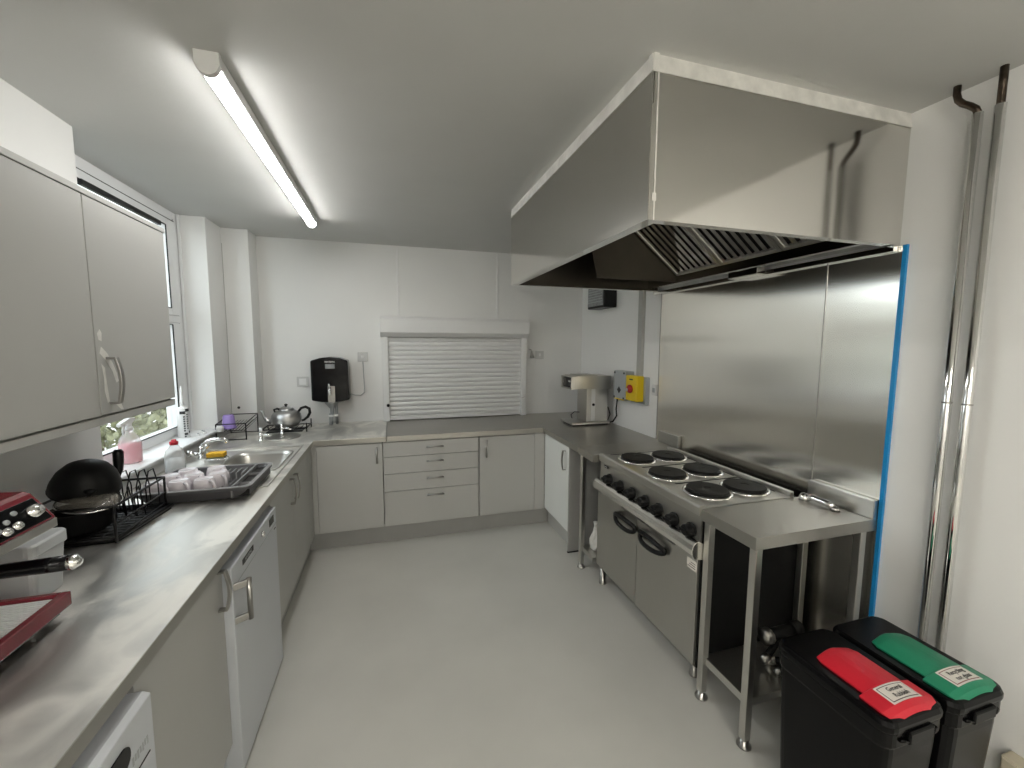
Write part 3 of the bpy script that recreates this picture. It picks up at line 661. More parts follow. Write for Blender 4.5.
# ------------------------------------------------------------------ steel tables
def table(label, y0, y1, x0, fup, shelfz, seed):
    t = thing('steel_table', label, 'table', (1.65, (y0+y1)/2, 0))
    m = MB(); m.box(x0, XR-.015, y0, y1, WT-.004, WT); m.box(x0, x0+.004, y0, y1, WT-.05, WT-.004); m.box(x0+.004, XR-.015, y0, y0+.004, WT-.05, WT-.004); m.box(x0+.004, XR-.015, y1-.004, y1, WT-.05, WT-.004)
    m.build('table_top', M['toptab'], t)
    box(XR-.040, XR-.016, y0, y1, WT, WT+fup).build('upstand', M['steel'], t, bevel=.003)
    q = .032
    for lx in (x0+.012, XR-.09):
        for ly in (y0+.006, y1-.008-q):
            px_ = lx+.16 if seed == 2 and lx < 1.5 and ly < y0+.02 else lx
            l = box(px_, px_+q, ly, ly+q, .03, WT-.004).build('leg', M['steel'], t, bevel=.003)
            MB().lathe([(.028,0),(.028,.007),(.019,.012),(.017,.034)], px_+q/2, ly+q/2, 0, 16).build('foot', M['nickel'], l, smooth=True)
    s = MB(); s.box(x0+.03, XR-.07, y0+.02, y1-.02, shelfz, shelfz+.004); s.box(x0+.03, x0+.034, y0+.03, y1-.03, shelfz-.03, shelfz); s.box(x0+.024, XR-.07, y0+.02, y0+.024, shelfz-.03, shelfz)
    s.build('undershelf', M['steel'], t); return t
table('stainless steel prep table between the cooker and the bins', 1.19, 1.480, 1.328, .082, .20, 1)
table('narrow stainless steel infill table between the corner cabinet and the cooker', 2.440, 2.664, 1.285, .085, .16, 2)
ft = thing('metal_fitting', 'small shiny metal fitting lying at the back of the prep table', 'fitting', (1.87, 1.38, WT))
q = MB(); q.tube([(1.890,1.435,WT+.018),(1.893,1.40,WT+.022),(1.895,1.35,WT+.020),(1.895,1.31,WT+.016)], [.018,.013,.015,.016], 10); q.build('bar', M['chrome'], ft, smooth=True)
q = MB(); q.lathe([(.022,0),(.024,.014),(.014,.032),(0,.036)], 1.885, 1.442, WT, 14); q.build('end_boss', M['chrome'], ft, smooth=True)
q = MB(); q.lathe([(.018,0),(.018,.014),(0,.022)], 1.895, 1.305, WT, 14); q.build('end_foot', M['nickel'], ft, smooth=True)
# dark tools piled on the near undershelf
GR = 'dark metal tools on the prep table shelf'
tool_labels = ['dark metal roller lying on top of the tool heap on the prep table shelf', 'dark clamp bar under the roller in the tool heap', 'dark bent hook tool at the front of the tool heap', 'dark round ended tool at the bottom of the tool heap', 'dark crossed bar tool leaning against the bin side']
paths = [[(1.60,1.36,.318),(1.80,1.36,.325)], [(1.56,1.32,.245),(1.78,1.40,.285)], [(1.58,1.27,.222),(1.66,1.25,.25),(1.74,1.28,.235)], [(1.60,1.34,.222),(1.72,1.28,.226)], [(1.62,1.26,.24),(1.70,1.24,.33)]]
for lab, pth, r in zip(tool_labels, paths, (.026,.014,.011,.016,.010)):
    t = thing('hand_tool', lab, 'tool', pth[0], GR)
    MB().tube(pth, r, 10).build('shaft', M['blackm'], t, smooth=True)
    e0 = Vector(pth[0]); e1 = Vector(pth[-1]); dd_ = (e1-e0).normalized()
    MB().tube([e0-dd_*.005, e0+dd_*.03], r*1.35, 10).build('collar', M['nickel'], t, smooth=True)
    MB().tube([e1-dd_*.04, e1+dd_*.004], r*1.25, 10).build('tip', M['iron'], t, smooth=True)
pc = thing('plastic_bag', 'crumpled clear plastic bag on the narrow table shelf', 'bag', (1.42, 2.55, .164))
rg = []; rnd = random.Random(5)
for i in range(7):
    z = .165+.20*i/6; rr = (.075,.085,.075,.055,.035,.022,.03)[i]
    rg.append([(1.392+rr*.5*math.cos(2*PI*j/12)*rnd.uniform(.7,1.2), 2.575+rr*.7*math.sin(2*PI*j/12)*rnd.uniform(.7,1.2), z+rnd.uniform(-.004,.004)*(i>0)) for j in range(12)])
MB().rings(rg).build('bag', M['sealant'], pc)

# ------------------------------------------------------------------ bins
def bin_(x0, x1, y0, y1, lidm, l1, l2, inkm, label, rim=.60):
    t = thing('recycling_bin', label, 'bin', ((x0+x1)/2, (y0+y1)/2, 0), 'slim recycling bins')
    cx, cyy = (x0+x1)/2, (y0+y1)/2
    def ring(s, z, r=.035, d=0):
        return [(cx+(px-cx)*s, cyy+(py-cyy)*s, z) for px, py in rrect(x0+d, x1-d, y0+d, y1-d, r, 4)]
    b = MB(); b.rings([ring(.80,0), ring(.84,.03), ring(.96,rim-.10), ring(.96,rim-.07), ring(1.0,rim-.065), ring(1.0,rim-.02)])
    b.build('tub', M['binblk'], t, bevel=.004)
    l = MB(); l.rings([ring(1.015,rim-.02), ring(1.02,rim-.012), ring(1.02,rim+.0), ring(.99,rim+.012), ring(.95,rim+.016)]); ld = l.build('lid_frame', M['binblk'], t, bevel=.003)
    # coloured flap: narrow behind, wider near the front, gently arched across
    w_ = x1-x0; yw = y0+.088; yf = y0+.004; yr = y1-.10
    def row(y, k, zz): 
        h = w_/2*k
        return [(cx-h+2*h*i/8, y, zz+.014*math.sin(PI*i/8)) for i in range(9)]
    rows = [row(yf,.70,rim+.006), row(yf+.010,.80,rim+.016), row(yf+.025,.86,rim+.022), row(yw,.86,rim+.022), row(yw+.003,.68,rim+.022), row(yr-.03,.68,rim+.022), row(yr-.008,.60,rim+.020), row(yr,.42,rim+.016)]
    fl = MB(); rv = [[fl.bm.verts.new(p) for p in r] for r in rows]; fs = []
    for a, c in zip(rv, rv[1:]):
        for i in range(8): fs.append(fl.bm.faces.new((a[i], a[i+1], c[i+1], c[i])))
    fl = fl.build('flap', lidm, ld, smooth=False)
    so = fl.modifiers.new('thick', 'SOLIDIFY'); so.thickness = .006; so.offset = -1
    # sticker following the arch
    def srow(y, h, dz): return [(cx+.006-h+2*h*i/6, y, rim+.0225+dz+.014*math.sin(PI*(.5+(.006-h+2*h*i/6)/(w_*.8)))) for i in range(7)]
    def grid(name, y0_, y1_, h, dz, m):
        g = MB(); a = [g.bm.verts.new(p) for p in srow(y0_, h, dz)]; c = [g.bm.verts.new(p) for p in srow(y1_, h, dz)]
        for i in range(6): g.bm.faces.new((a[i], a[i+1], c[i+1], c[i]))
        return g.build(name, m, fl)
    sy0, sy1 = y0+.030, y0+.086
    s1 = grid('label_sticker', sy0, sy1, .058, .0004, M['sticker'])
    grid('label_border', sy0+.005, sy1-.005, .052, .0008, inkm)
    grid('label_face', sy0+.007, sy1-.007, .050, .0012, M['sticker'])
    zt = rim+.0225+.0018+.0135
    text_mesh(l1, .018, basis((cx+.006, (sy0+sy1)/2+.009, zt), (1,0,0), (0,1,0)), 'label_lettering', M['ink'], fl, .0003)
    text_mesh(l2, .018, basis((cx+.006, (sy0+sy1)/2-.010, zt), (1,0,0), (0,1,0)), 'label_lettering', M['ink'], fl, .0003)
    cl = MB(); cl.box(cx-.05, cx+.05, y0-.012, y0+.006, rim-.055, rim-.018); cl.build('front_catch', M['binblk'], ld, bevel=.005)
    for s in (-1, 1):
        q = MB(); q.tube([(cx+s*(w_/2-.045), y0-.002, rim-.04), (cx+s*(w_/2-.07), y0-.006, rim-.045)], .005, 8); q.build('clip', M['binblk'], ld, smooth=True)
    return t
bin_(1.270, 1.508, .690, 1.035, M['red'], 'General', 'Rubbish', M['ink'], 'black slim bin with red flap lid standing beside the prep table')
bin_(1.524, 1.762, .680, 1.035, M['green'], 'Recycling', 'not glass', M['inkred'], 'black slim bin with green flap lid standing against the wall')

# ------------------------------------------------------------------ coffee brewer
cm = thing('coffee_brewer', 'stainless steel filter coffee brewer on the worktop by the isolator', 'coffee machine', (1.73, 3.45, WT))
box(1.545, 1.925, 3.345, 3.60, WT+.012, WT+.032).build('base', M['steel'], cm, bevel=.004)
box(1.56, 1.91, 3.36, 3.585, WT+.001, WT+.012).build('base_seal', M['dark'], cm)
box(1.549, 1.70, 3.37, 3.575, WT+.032, WT+.035).build('warming_plate', M['nickel'], cm, bevel=.003)
body = box(1.70, 1.915, 3.375, 3.575, WT+.032, 1.245).build('column', M['steel'], cm, bevel=.004)
hdm = box(1.57, 1.935, 3.355, 3.59, 1.235, 1.355).build('head', M['steel'], cm, bevel=.005)
box(1.62, 1.80, 3.37, 3.575, 1.355, 1.362).build('lid', M['ovens'], hdm, bevel=.002)
fo = MB(); fo.box(1.535, 1.572, 3.355, 3.365, 1.235, 1.350); fo.box(1.535, 1.572, 3.58, 3.59, 1.235, 1.35); fo.box(1.535,1.572,3.365,3.58,1.235,1.245); fo.box(1.535,1.572,3.365,3.58,1.342,1.35)
fo.build('filter_slot_rim', M['steel'], hdm, bevel=.002)
box(1.556, 1.571, 3.366, 3.579, 1.246, 1.341).build('control_face', M['blackg'], hdm)
box(1.553, 1.557, 3.42, 3.46, 1.295, 1.31).build('switch_light', M['white'], hdm)
o = box(1.745, 1.785, 3.3735, 3.3752, WT+.04, 1.232).build('sight_strip', M['white'], body, bevel=.001)
MB().lathe([(.012,0),(.012,.012),(0,.014)], 0,0,0,12, Matrix.Translation((1.765,3.3738,1.09)) @ Matrix.Rotation(PI/2,4,'X')).build('stat_button', M['black'], body, smooth=True)
MB().tube([(1.915,3.44,1.07),(1.945,3.42,1.05),(1.955,3.40,.99),(1.935,3.40,.94),(1.912,3.42,.935)], .006, 8).build('hose', M['black'], cm, smooth=True)
MB().tube([(1.97,3.30,1.16),(1.965,3.31,1.05),(1.972,3.31,.99),(1.96,3.35,.93),(1.93,3.40,.908)], .007, 8).build('power_cord', M['black'], cm, smooth=True)
MB().tube([(1.70,3.52,1.0),(1.66,3.55,1.0),(1.635,3.57,.97),(1.65,3.57,.93),(1.69,3.55,.92)], .004, 8).build('drain_loop', M['black'], cm, smooth=True)

# ------------------------------------------------------------------ corner items: stand, cups, teapot, basin
ws = thing('wire_stand', 'black wire cup stand in the corner under the window pier', 'stand', (-1.18, 3.68, WT))
x0, x1, y0, y1, zz = -1.272, -1.075, 3.545, 3.84, 1.025
fr = MB(); fr.tube([(x0,y0,zz),(x1,y0,zz),(x1,y1,zz+.03),(x0,y1,zz+.03)], .004, 6, closed=True); fr.tube([(x0,y0,WT+.075),(x1,y0,WT+.075)], .003, 6)
fr.build('top_frame', M['black'], ws, smooth=True)
for (x, y, z) in ((x0,y0,zz),(x1,y0,zz),(x1,y1,zz+.03),(x0,y1,zz+.03)): MB().cyl((x,y,WT),(x,y,z), .0045, 8).build('leg', M['black'], ws, smooth=True)
br = MB(); br.tube([(x0,y0,WT+.005),(x1,y0,WT+.005)], .0035, 6); br.tube([(x0,y1,WT+.005),(x1,y1,WT+.005)], .0035, 6); br.tube([(x1-.004,y0,zz-.03),(x1-.004,y1,zz)], .003, 6); br.build('bottom_rail', M['black'], ws, smooth=True)
sf = MB()
for i in range(9): sf.tube([(x0+.01+i*(x1-x0-.02)/8, y0+.0, zz-.055),(x0+.01+i*(x1-x0-.02)/8, y1, zz-.02)], .002, 5)
sf.build('shelf_wires', M['black'], ws, smooth=True)
cu = thing('beaker', 'purple plastic beaker upside down on the black wire stand', 'cup', (-1.205, 3.60, .974))
q = MB(); q.lathe([(.048,0),(.046,.004),(.037,.098),(.031,.105),(0,.106)], -1.205, 3.605, .982, 20); q.build('wall', M['purple'], cu, smooth=True)
MB().lathe([(.0485,.0),(.050,.004),(.050,.012),(.047,.014)], -1.205, 3.605, .982, 20).build('lip', M['purple'], cu, smooth=True)
cu = thing('egg_cup', 'small white cup behind the front leg of the wire stand', 'cup', (-1.262, 3.57, .975))
MB().lathe([(.018,0),(.025,.006),(.026,.03),(.02,.042),(0,.044)], -1.245, 3.545, .972, 16).build('wall', M['white'], cu, smooth=True)
MB().lathe([(.0265,.0),(.028,.003),(.0265,.006)], -1.245, 3.545, .973, 16).build('lip', M['white'], cu, smooth=True)
tv = thing('wire_trivet', 'black wire trivet under the teapot', 'trivet', (-.86, 3.84, WT))
q = MB(); tvx, tvy = -.86, 3.845
for i in range(9): q.tube([(tvx-.16+.04*i,tvy-.10,WT+.03),(tvx-.16+.04*i,tvy+.10,WT+.03)], .003, 6)
q.tube([(tvx-.17,tvy-.105,WT+.03),(tvx+.17,tvy-.105,WT+.03),(tvx+.17,tvy+.105,WT+.03),(tvx-.17,tvy+.105,WT+.03)], .005, 6, closed=True); q.build('grid', M['black'], tv, smooth=True)
box(tvx-.135, tvx+.135, tvy-.09, tvy+.09, WT, WT+.008).build('drip_plate', M['black'], tv, bevel=.003)
for sx in (-1,1):
    for sy_ in (-1,1): MB().cyl((tvx+sx*.17,tvy+sy_*.105,WT),(tvx+sx*.17,tvy+sy_*.105,WT+(.03 if sx<0 else .075)), .005, 8).build('leg', M['black'], tv, smooth=True)
tpz = WT+.034
pot = thing('teapot', 'round silver metal teapot with black handle on a wire trivet', 'teapot', (-.86, 3.84, tpz))
prf = [(.0,0),(.075,0),(.092,.010),(.112,.045),(.116,.075),(.108,.108),(.085,.130),(.062,.138),(.058,.142)]
pb_ = MB(); pb_.lathe(prf, tvx, tvy, tpz, 32); pb_ = pb_.build('body', M['pewter'], pot, smooth=True)
MB().lathe([(.062,.0),(.062,.006),(.052,.016),(.03,.026),(.0,.030)], tvx, tvy, tpz+.140, 28).build('lid', M['pewter'], pot, smooth=True)
MB().lathe([(.008,0),(.006,.006),(.013,.012),(.013,.022),(0,.026)], tvx, tvy, tpz+.168, 14).build('lid_knob', M['black'], pot, smooth=True)
MB().tube([(tvx-.115,tvy,tpz+.045),(tvx-.15,tvy,tpz+.06),(tvx-.168,tvy,tpz+.095),(tvx-.178,tvy,tpz+.13),(tvx-.192,tvy,tpz+.145)], [.024,.018,.012,.010,.009], 12).build('spout', M['pewter'], pot, smooth=True)
hh = [(tvx+.095,tvy,tpz+.125),(tvx+.115,tvy,tpz+.152),(tvx+.15,tvy,tpz+.162),(tvx+.178,tvy,tpz+.145),(tvx+.182,tvy,tpz+.11),(tvx+.165,tvy,tpz+.075),(tvx+.135,tvy,tpz+.05),(tvx+.118,tvy,tpz+.045)]
MB().tube(hh, [.010,.011,.012,.012,.012,.012,.010,.009], 10).build('handle', M['black'], pot, smooth=True)
MB().tube([(tvx-.075,tvy-.03,tpz+.12),(tvx-.085,tvy-.03,tpz+.15),(tvx-.06,tvy-.035,tpz+.158),(tvx-.045,tvy-.03,tpz+.15)], [.006,.008,.009,.010], 8).build('hinge_clip', M['black'], pot, smooth=True)
hb_ = thing('hand_basin', 'small round inset hand basin in the worktop corner in front of the teapot', 'basin', (-.82, 3.60, WT))
MB().lathe([(.125,.0),(.128,.004),(.118,.006),(.108,.0045),(.09,.003),(.03,.002),(0,.002)], -.83, 3.57, WT, 32).build('rim', M['steel'], hb_, smooth=True)
MB().lathe([(.02,0),(.018,.004),(0,.004)], -.83, 3.57, WT+.003, 16).build('waste', M['nickel'], hb_, smooth=True)
def pillar_tap(x, y, label, white):
    t = thing('pillar_tap', label, 'tap', (x, y, WT), 'basin pillar taps')
    MB().lathe([(.02,0),(.02,.006),(.013,.01),(.012,.05),(.016,.055),(.013,.065),(0,.066)], x, y, WT, 16).build('body', M['chrome'], t, smooth=True)
    MB().tube([(x,y,WT+.045),(x+.04,y-.02,WT+.05),(x+.075,y-.035,WT+.042)], [.009,.008,.007], 10).build('spout', M['chrome'], t, smooth=True)
    MB().tube([(x,y,WT+.06),(x,y,WT+(.10 if white else .08))], [.010,.013], 12).build('head', M['white'] if white else M['chrome'], t, smooth=True)
pillar_tap(-.955, 3.47, 'pillar tap with white head beside the small round basin', True)
pillar_tap(-.865, 3.70, 'chrome pillar tap in front of the teapot', False)

# ------------------------------------------------------------------ drainer and mugs
DR0, DR1, DYn, DYf, DZ = -1.12, -.652, 2.155, 2.57, .962
dn = thing('dish_drainer', 'dark grey plastic dish drainer full of upturned mugs beside the sink', 'dish drainer', (-.87, 2.33, WT))
q = MB()
def dring(d, z): return [(x, y, z) for x, y in rrect(DR0+d, DR1-d, DYn+d, DYf-d, .035, 4)]
q.rings([dring(.045,WT+.004), dring(.035,WT+.004), dring(.010,DZ-.012), dring(0,DZ-.012), dring(0,DZ), dring(.016,DZ), dring(.045,WT+.009)], cap=False)
v = [q.bm.verts.new(p) for p in dring(.045, WT+.009)]; q.bm.faces.new(v); v = [q.bm.verts.new(p) for p in dring(.045, WT+.004)]; q.bm.faces.new(v[::-1])
q.build('tray', M['drain'], dn)
q = MB(); q.rings([dring(-.002,DZ), dring(-.002,DZ+.004), dring(.016,DZ+.004), dring(.016,DZ)], cap=False); q.build('rim', M['drainrim'], dn)
rb = MB()
for i in range(13): rb.box(-1.05+i*.026, -1.043+i*.026, DYn+.05, DYf-.05, WT+.009, WT+.012)
for i in range(7): rb.box(-.90+i*.026, -.894+i*.026, DYf-.14, DYf-.05, WT+.012, DZ-.004)
rb.build('plate_ribs', M['drainrim'], dn)
ct = MB(); cx0, cx1 = -.735, -.662
ct.box(cx0, cx0+.008, DYn+.012, DYf-.012, WT+.01, DZ+.004)
ct.build('cutlery_wall', M['drainrim'], dn)
o = box(cx0+.009, cx1, DYn+.03, DYf-.03, WT+.012, DZ-.014).build('cutlery_well', M['black'], dn)
cd = MB()
for y in (2.25, 2.40): cd.box(cx0+.009, cx1, y-.003, y+.003, DZ-.014, DZ-.003)
cd.build('cutlery_divider', M['drainrim'], dn)
mz = WT+.013
mg = thing('mug', 'pale lilac mug in the drainer, nearest the cutlery well at the sink end', 'mug', (0, 0, 0), 'upturned mugs in the drainer')
MB().lathe([(.041,0),(.0435,.002),(.0435,.062),(.038,.083),(.033,.085),(.030,.082),(0,.082)], 0, 0, 0, 24).build('cup', M['mug'], mg, smooth=True)
MB().tube([(.043,0,.075),(.062,0,.074),(.078,0,.06),(.080,0,.038),(.068,0,.018),(.043,0,.016)], .0065, 8).build('handle', M['mug'], mg, smooth=True)
mugs = [(-.88,2.429,'pale lilac mug in the drainer, far row, nearest the cutlery well',-.6), (-.84,2.327,'pale lilac mug in the middle row beside the cutlery well',-.8),
        (-.864,2.238,'pale lilac mug in the front row, second from the cutlery end',-.7), (-.942,2.330,'pale lilac mug in the middle of the drainer, ringed by other mugs',-.7),
        (-1.002,2.422,'pale lilac mug in the far row close to the mixer tap',-.4), (-.963,2.236,'pale lilac mug in the front row, middle of the drainer edge',-.75),
        (-1.042,2.338,'pale lilac mug in the middle row by the red capped bottle',-.5), (-1.06,2.238,'pale lilac mug half hidden behind the black wire rack post',-.6)]
for i, (x, y, lab, rz) in enumerate(mugs):
    if i == 0: m_ = mg; mg.location = (x, y, mz); mg.rotation_euler = (0,0,rz); mg['label'] = lab
    else: copy_thing(mg, (x, y, mz), (0,0,rz), lab)
sp1 = thing('sponge', 'yellow washing up sponge with green scourer by the tap', 'sponge', (-1.03, 2.80, WT))
box(-1.105, -1.01, 2.905, 2.965, WT+.030, WT+.058).build('foam', M['sponge'], sp1, bevel=.006)
box(-1.105, -1.01, 2.905, 2.965, WT+.022, WT+.030).build('scourer', M['leaf'], sp1, bevel=.002)
cy_ = thing('sponge_caddy', 'small chrome wire caddy under the yellow sponge', 'caddy', (-1.0, 2.93, WT))
q = MB()
for x in (-1.11,-1.005):
    q.tube([(x,2.90,WT+.003),(x,2.90,WT+.019),(x,2.97,WT+.019),(x,2.97,WT+.003)], .003, 6)
for y in (2.90,2.935,2.97): q.tube([(-1.11,y,WT+.019),(-1.005,y,WT+.019)], .003, 6)
q.build('wire', M['chrome'], cy_, smooth=True)
bt = thing('soap_bottle', 'clear washing up liquid bottle with red cap beside the drainer', 'bottle', (-1.14, 2.62, WT))
MB().lathe([(.0,0),(.042,0),(.046,.01),(.046,.12),(.038,.155),(.020,.175),(.016,.185)], -1.14, 2.62, WT+.003, 20).build('body', M['clear'], bt, smooth=True)
MB().lathe([(.0,0),(.041,0),(.043,.008),(.043,.10),(0,.10)], -1.14, 2.62, WT+.006, 20).build('liquid', M['tub'], bt, smooth=True)
MB().lathe([(.019,0),(.020,.016),(.012,.02),(.011,.028),(0,.03)], -1.14, 2.62, WT+.186, 16).build('cap', M['redcap'], bt, smooth=True)

# ------------------------------------------------------------------ sill items
SZ = .985
sy_b = thing('spray_bottle', 'trigger spray bottle of pink liquid on the window sill', 'spray bottle', (-1.37, 2.70, SZ))
bxx, byy = -1.37, 2.69
MB().lathe([(0,0),(.046,0),(.050,.01),(.050,.105),(.042,.135),(.022,.165),(.016,.18)], bxx, byy, SZ+.001, 22).build('bottle', M['clear'], sy_b, smooth=True)
MB().lathe([(0,0),(.044,0),(.0475,.01),(.0475,.10),(0,.10)], bxx, byy, SZ+.004, 22).build('liquid', M['pink'], sy_b, smooth=True)
MB().lathe([(.019,0),(.019,.018),(.012,.025)], bxx, byy, SZ+.178, 14).build('collar', M['white'], sy_b, smooth=True)
MB().prism([(byy-.085,SZ+.212),(byy-.08,SZ+.228),(byy+.0,SZ+.246),(byy+.045,SZ+.240),(byy+.045,SZ+.230),(byy+.015,SZ+.212),(byy+.01,SZ+.20),(byy-.012,SZ+.20),(byy-.015,SZ+.215)], bxx-.011, bxx+.011, 'x').build('trigger_head', M['white'], sy_b, bevel=.003)
MB().tube([(bxx,byy-.035,SZ+.215),(bxx,byy-.05,SZ+.19),(bxx,byy-.047,SZ+.165)], .006, 8).build('trigger', M['white'], sy_b, smooth=True)
MB().tube([(bxx,byy,SZ+.18),(bxx,byy+.01,SZ+.01)], .003, 6).build('dip_tube', M['white'], sy_b, smooth=True)
sl_ = thing('sealant_tube', 'white sealant cartridge with nozzle standing on the window sill', 'sealant tube', (-1.385, 3.33, SZ))
tx, ty = -1.385, 3.33
cb_ = MB(); cb_.lathe([(0,0),(.034,0),(.034,.200),(.030,.208),(.012,.212),(.012,.225)], tx, ty, SZ+.0, 22); cb_ = cb_.build('cartridge', M['white'], sl_, smooth=True)
MB().lathe([(.013,0),(.011,.03),(.005,.13),(0,.131)], tx, ty, SZ+.225, 14).build('nozzle', M['white'], sl_, smooth=True)
q = MB(); 
def cyl_patch(mb, a0, a1, z0, z1, r=.0346):
    n = 6; A = [mb.bm.verts.new((tx+r*math.cos(a0+(a1-a0)*i/n), ty+r*math.sin(a0+(a1-a0)*i/n), z0)) for i in range(n+1)]; B = [mb.bm.verts.new((tx+r*math.cos(a0+(a1-a0)*i/n), ty+r*math.sin(a0+(a1-a0)*i/n), z1)) for i in range(n+1)]
    for i in range(n): mb.bm.faces.new((A[i],A[i+1],B[i+1],B[i]))
cyl_patch(q, -1.7, -.75, SZ+.165, SZ+.185); cyl_patch(q, -.75, .2, SZ+.180, SZ+.20)
for i in range(7): cyl_patch(q, -1.15, -.85, SZ+.045+i*.016, SZ+.055+i*.016); cyl_patch(q, -.6, -.3, SZ+.06+i*.016, SZ+.068+i*.016)
cyl_patch(q, -1.1, -.5, SZ+.02, SZ+.034); cyl_patch(q, -.3, .1, SZ+.03, SZ+.045); cyl_patch(q, -1.1, -.8, SZ+.005, SZ+.014)
q.build('label_print', M['ink'], cb_)
for i, (x, y, s, lab) in enumerate(((-1.32,3.37,.012,'small white plug lying on the sill next to the sealant tube'),(-1.30,3.42,.016,'small white clip lying on the sill near the pier'),(-1.33,3.47,.013,'small pale cap lying on the sill against the pier'))):
    t = thing('plastic_plug', lab, 'cap', (x, y, SZ), 'small caps on the window sill')
    MB().lathe([(s,0),(s*1.1,s*.4),(s*.8,s*.9),(0,s)], x, y, SZ, 12).build('shell', M['white'], t, smooth=True)
    MB().lathe([(s*.4,0),(s*.4,s*.5),(0,s*.6)], x, y, SZ+s*.9, 10).build('nib', M['grey'], t, smooth=True)

# ------------------------------------------------------------------ black rack, pans
dt = thing('drip_tray', 'black drip tray under the black wire dish rack', 'tray', (-1.1, 2.0, WT))
tpoly = [(-1.24,1.80),(-.985,1.815),(-.955,2.132),(-1.24,2.132)]
TM = Matrix.Identity(4)
m = MB(); m.prism(tpoly, WT, WT+.012); m.build('base', M['blackm'], dt)
m = MB(); m.tube([(x,y,WT+.016) for x,y in tpoly], .010, 8, closed=True); m.build('rim', M['black'], dt, smooth=True)
rk = thing('dish_rack', 'black wire dish rack with pans on it behind the coffee machine', 'dish rack', (-1.1, 2.0, WT))
rx0, rx1, ry0, ry1, rz0, rz1 = -1.235, -.972, 1.782, 2.128, WT+.03, 1.046
m = MB(); m.tube([(rx0,ry0,rz1),(rx1,ry0,rz1),(rx1,ry1,rz1),(rx0,ry1,rz1)], .005, 8, closed=True); m.build('top_frame', M['black'], rk, smooth=True)
m = MB(); m.tube([(rx0,ry0,rz0),(rx1,ry0,rz0),(rx1,ry1,rz0),(rx0,ry1,rz0)], .004, 8, closed=True); m.tube([(rx1,ry0,rz0+.05),(rx1,ry1,rz0+.05)], .003, 6); m.build('bottom_frame', M['black'], rk, smooth=True)
for x in (rx0, rx1):
    for y in (ry0, ry1): MB().cyl((x,y,WT+.012),(x,y,rz1), .005, 8).build('post', M['black'], rk, smooth=True)
m = MB()
for i in range(11): m.tube([(rx0, ry0+.02+i*.028, rz0),(rx1, ry0+.02+i*.028, rz0)], .0022, 5)
for i in range(5): m.tube([(rx0+.03+i*.045, ry0, rz0),(rx0+.03+i*.045, ry1, rz0)], .0022, 5)
m.build('base_wires', M['black'], rk, smooth=True)
m = MB()
for i in range(6):
    x = rx0+.06+i*.032
    m.tube([(x,ry1-.05,rz0),(x,ry1-.055,rz1-.02),(x+.012,ry1-.05,rz1+.045),(x+.02,ry1-.03,rz1+.05),(x+.024,ry1-.01,rz1-.02),(x+.02,ry1,rz0)], .0025, 6)
for i in range(5):
    x = rx0+.09+i*.034; m.tube([(x,ry1-.14,rz0),(x,ry1-.15,rz1-.04),(x+.012,ry1-.14,rz1+.01),(x+.02,ry1-.12,rz0)], .0025, 6)
m.build('plate_holder', M['black'], rk, smooth=True)
wk = thing('wok', 'black wok leaning upside down on the dish rack with its handle upright', 'pan', (-1.15, 1.99, 1.06))
Mx = Matrix.Translation((-1.152,1.962,1.070)) @ Matrix.Rotation(math.radians(12),4,'X') @ Matrix.Rotation(math.radians(14),4,'Y')
MB().lathe([(.100,0),(.104,.004),(.100,.03),(.086,.066),(.064,.094),(.04,.108),(0,.112)], 0,0,0, 28, Mx).build('bowl', M['blackm'], wk, smooth=True)
MB().tube([Mx @ Vector(p) for p in [(0.100*math.cos(2*PI*i/28), 0.100*math.sin(2*PI*i/28), .002) for i in range(28)]], .005, 6, closed=True).build('rim', M['blackm'], wk, smooth=True)
MB().tube([(-1.105,2.05,1.07),(-1.095,2.06,1.11),(-1.093,2.06,1.15),(-1.093,2.062,1.185),(-1.093,2.063,1.195)], [.012,.015,.018,.018,.012], 10).build('handle', M['black'], wk, smooth=True)
sp2 = thing('saucepan', 'small black saucepan lying beneath the wok on the dish rack', 'pan', (-1.19, 1.87, .95))
MB().lathe([(0,0),(.085,0),(.09,.006),(.09,.075),(.093,.078),(.086,.078),(.084,.010),(0,.008)], -1.14, 1.895, rz0+.006, 26).build('bowl', M['blackm'], sp2, smooth=True)
MB().tube([(-1.22,1.86,rz0+.06),(-1.235,1.80,rz0+.085),(-1.24,1.70,rz0+.095)], [.01,.012,.012], 10).build('handle', M['black'], sp2, smooth=True)
gl_ = thing('glass_lid', 'glass pan lid with steel rim leaning in the dish rack', 'pan lid', (-1.05, 1.86, 1.0))
Mx = Matrix.Translation((-1.10,1.885,1.040)) @ Matrix.Rotation(math.radians(6),4,'X') @ Matrix.Rotation(math.radians(10),4,'Y')
MB().lathe([(.090,0),(.075,.012),(.04,.022),(0,.026)], 0,0,0,26,Mx).build('glass', M['glasslid'], gl_, smooth=True)
MB().tube([Mx @ Vector((.091*math.cos(2*PI*i/26), .091*math.sin(2*PI*i/26), 0)) for i in range(26)], .003, 6, closed=True).build('rim', M['chrome'], gl_, smooth=True)
MB().lathe([(.008,.024),(.008,.034),(.017,.038),(.017,.048),(0,.052)], 0,0,0,14,Mx).build('knob', M['black'], gl_, smooth=True)

